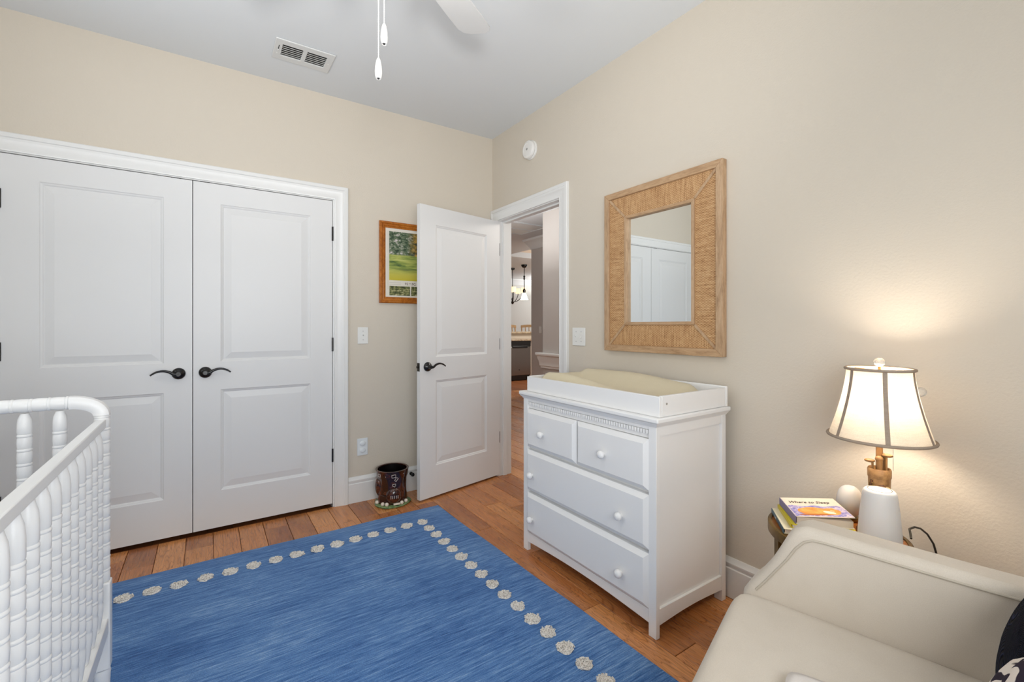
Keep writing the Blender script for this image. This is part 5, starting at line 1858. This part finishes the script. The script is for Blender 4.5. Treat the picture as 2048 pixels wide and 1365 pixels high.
# seat base and cushion
bm = bm_new(); box(bm, -0.799, -0.001, -0.70, 0.09, 0.10, 0.30)
obj('seat_base', bm, 'linen', t, bevel=0.012, seg=3)
def cushion_bm(x0, x1, y0, y1, z0, z1, crown, nx=18, ny=18, power=8, sharp=12, skew=0.0):
    bm = bm_new()
    top, bot = [], []
    for j in range(ny + 1):
        rt, rb = [], []
        for i in range(nx + 1):
            u, v = i / nx * 2 - 1, j / ny * 2 - 1
            m = max(abs(u), abs(v))
            # rounded footprint
            x = u; y = v
            k = (abs(u) ** power + abs(v) ** power) ** (1 / power)
            if k > 1e-6:
                sc = m / k
                x, y = u * (1 - (1 - sc) * 1.0), v * (1 - (1 - sc) * 1.0)
            px = (x0 + x1) / 2 + (x1 - x0) / 2 * x
            py = (y0 + y1) / 2 + (y1 - y0) / 2 * y
            py = y0 + (py - y0) * (1 + skew * min(0.0, px))
            e = max(0.0, 1 - m ** sharp) ** 0.5
            zm = (z0 + z1) / 2
            hh_ = (z1 - z0) / 2
            cr = crown * (1 - u * u) * (1 - v * v)
            rt.append(bm.verts.new((px, py, zm + (hh_ * (0.55 + 0.45 * e) + cr) if m < 0.999 else zm + hh_ * 0.55)))
            rb.append(bm.verts.new((px, py, zm - hh_ * (0.55 + 0.45 * e) if m < 0.999 else zm - hh_ * 0.55)))
        top.append(rt); bot.append(rb)
    for j in range(ny):
        for i in range(nx):
            bm.faces.new((top[j][i], top[j][i + 1], top[j + 1][i + 1], top[j + 1][i]))
            bm.faces.new((bot[j][i], bot[j + 1][i], bot[j + 1][i + 1], bot[j][i + 1]))
    def ringl(g):
        return [g[0][i] for i in range(nx + 1)] + [g[j][nx] for j in range(1, ny + 1)] + [g[ny][i] for i in range(nx - 1, -1, -1)] + [g[j][0] for j in range(ny - 1, 0, -1)]
    A, B = ringl(top), ringl(bot)
    for i in range(len(A)):
        j = (i + 1) % len(A)
        bm.faces.new((A[i], B[i], B[j], A[j]))
    return bm
bm = cushion_bm(-0.796, 0.030, -0.50, 0.158, 0.301, 0.482, 0.008, 30, 30, 18, 22, 0.16)
obj('seat_cushion', bm, 'linen', t, smooth=80, subsurf=1)
bm = bm_new()
prism(bm, [(-0.52, 0.10), (-0.72, 0.10), (-0.82, 0.86), (-0.79, 0.90), (-0.73, 0.90), (-0.68, 0.86)], -0.905, 0.105, lambda s, z, d: (d, s, z))
obj('backrest', bm, 'linen', t, bevel=0.03, seg=4, smooth=70)
for lx, ly in ((0.05, 0.06), (-0.85, 0.06), (0.05, -0.74), (-0.85, -0.74)):
    bm = bm_new(); lathe(bm, [(0.014, 0.0102 if ly > 0 or lx < 0 else 0.0005), (0.022, 0.0995)], 14, (lx, ly, 0))
    obj('leg', bm, 'bag_dark', t, smooth=40)

def pillow(name, label, c, rot, w_, h_, th, mat):
    t = thing(name, label, 'pillow', c, 0)
    t.rotation_euler = rot
    bm = bm_new()
    n = 20
    front, back = [], []
    for j in range(n + 1):
        rf, rb = [], []
        for i in range(n + 1):
            u, v = i / n * 2 - 1, j / n * 2 - 1
            pin = 1 - 0.06 * (1 - (1 - u * u)) * (1 - v * v) - 0.0
            x = u * w_ / 2 * (1 - 0.07 * (1 - v * v) * 0 - 0.05 * (1 - abs(v)) * 0)
            z = v * h_ / 2
            k = (abs(u) ** 5 + abs(v) ** 5) ** (0.2)
            m = max(abs(u), abs(v))
            if k > 1e-6:
                x *= m / k; z *= m / k
            d = th / 2 * max(0.0, (1 - u * u) * (1 - v * v)) ** 0.42
            rf.append(bm.verts.new((x, -d - 0.004, z)))
            rb.append(bm.verts.new((x, d + 0.004, z)))
        front.append(rf); back.append(rb)
    for j in range(n):
        for i in range(n):
            bm.faces.new((front[j][i], front[j][i + 1], front[j + 1][i + 1], front[j + 1][i]))
            bm.faces.new((back[j][i], back[j + 1][i], back[j + 1][i + 1], back[j][i + 1]))
    def ringl(g):
        return [g[0][i] for i in range(n + 1)] + [g[j][n] for j in range(1, n + 1)] + [g[n][i] for i in range(n - 1, -1, -1)] + [g[j][0] for j in range(n - 1, 0, -1)]
    A, B = ringl(front), ringl(back)
    for i in range(len(A)):
        j = (i + 1) % len(A)
        bm.faces.new((A[i], B[i], B[j], A[j]))
    obj('cover', bm, mat, t, smooth=80)
    return t
def ac(x, y, z):
    c, s = math.cos(A0), math.sin(A0)
    return (ACX + c * x - s * y, ACY + s * x + c * y, z)
pillow('throw_pillow', 'navy textured pillow leaning in the armchair corner at right edge', ac(-0.148, -0.420, 0.632), (R(16), 0, A0), 0.275, 0.27, 0.12, 'navy')
pillow('throw_pillow', 'white pillow with dark squiggle pattern beside the navy pillow', ac(-0.495, -0.355, 0.618), (R(16), 0, A0), 0.40, 0.24, 0.10, 'ikat')

t = thing('burp_cloth', 'folded white cloth lying on the armchair seat at bottom edge', 'cloth', ac(-0.372, -0.150, 0.4945), A0 + R(9))
bm = cushion_bm(-0.10, 0.09, -0.10, 0.09, 0.0, 0.022, 0.003, 12, 12)
obj('folded_cloth', bm, 'white_cloth', t, smooth=80)
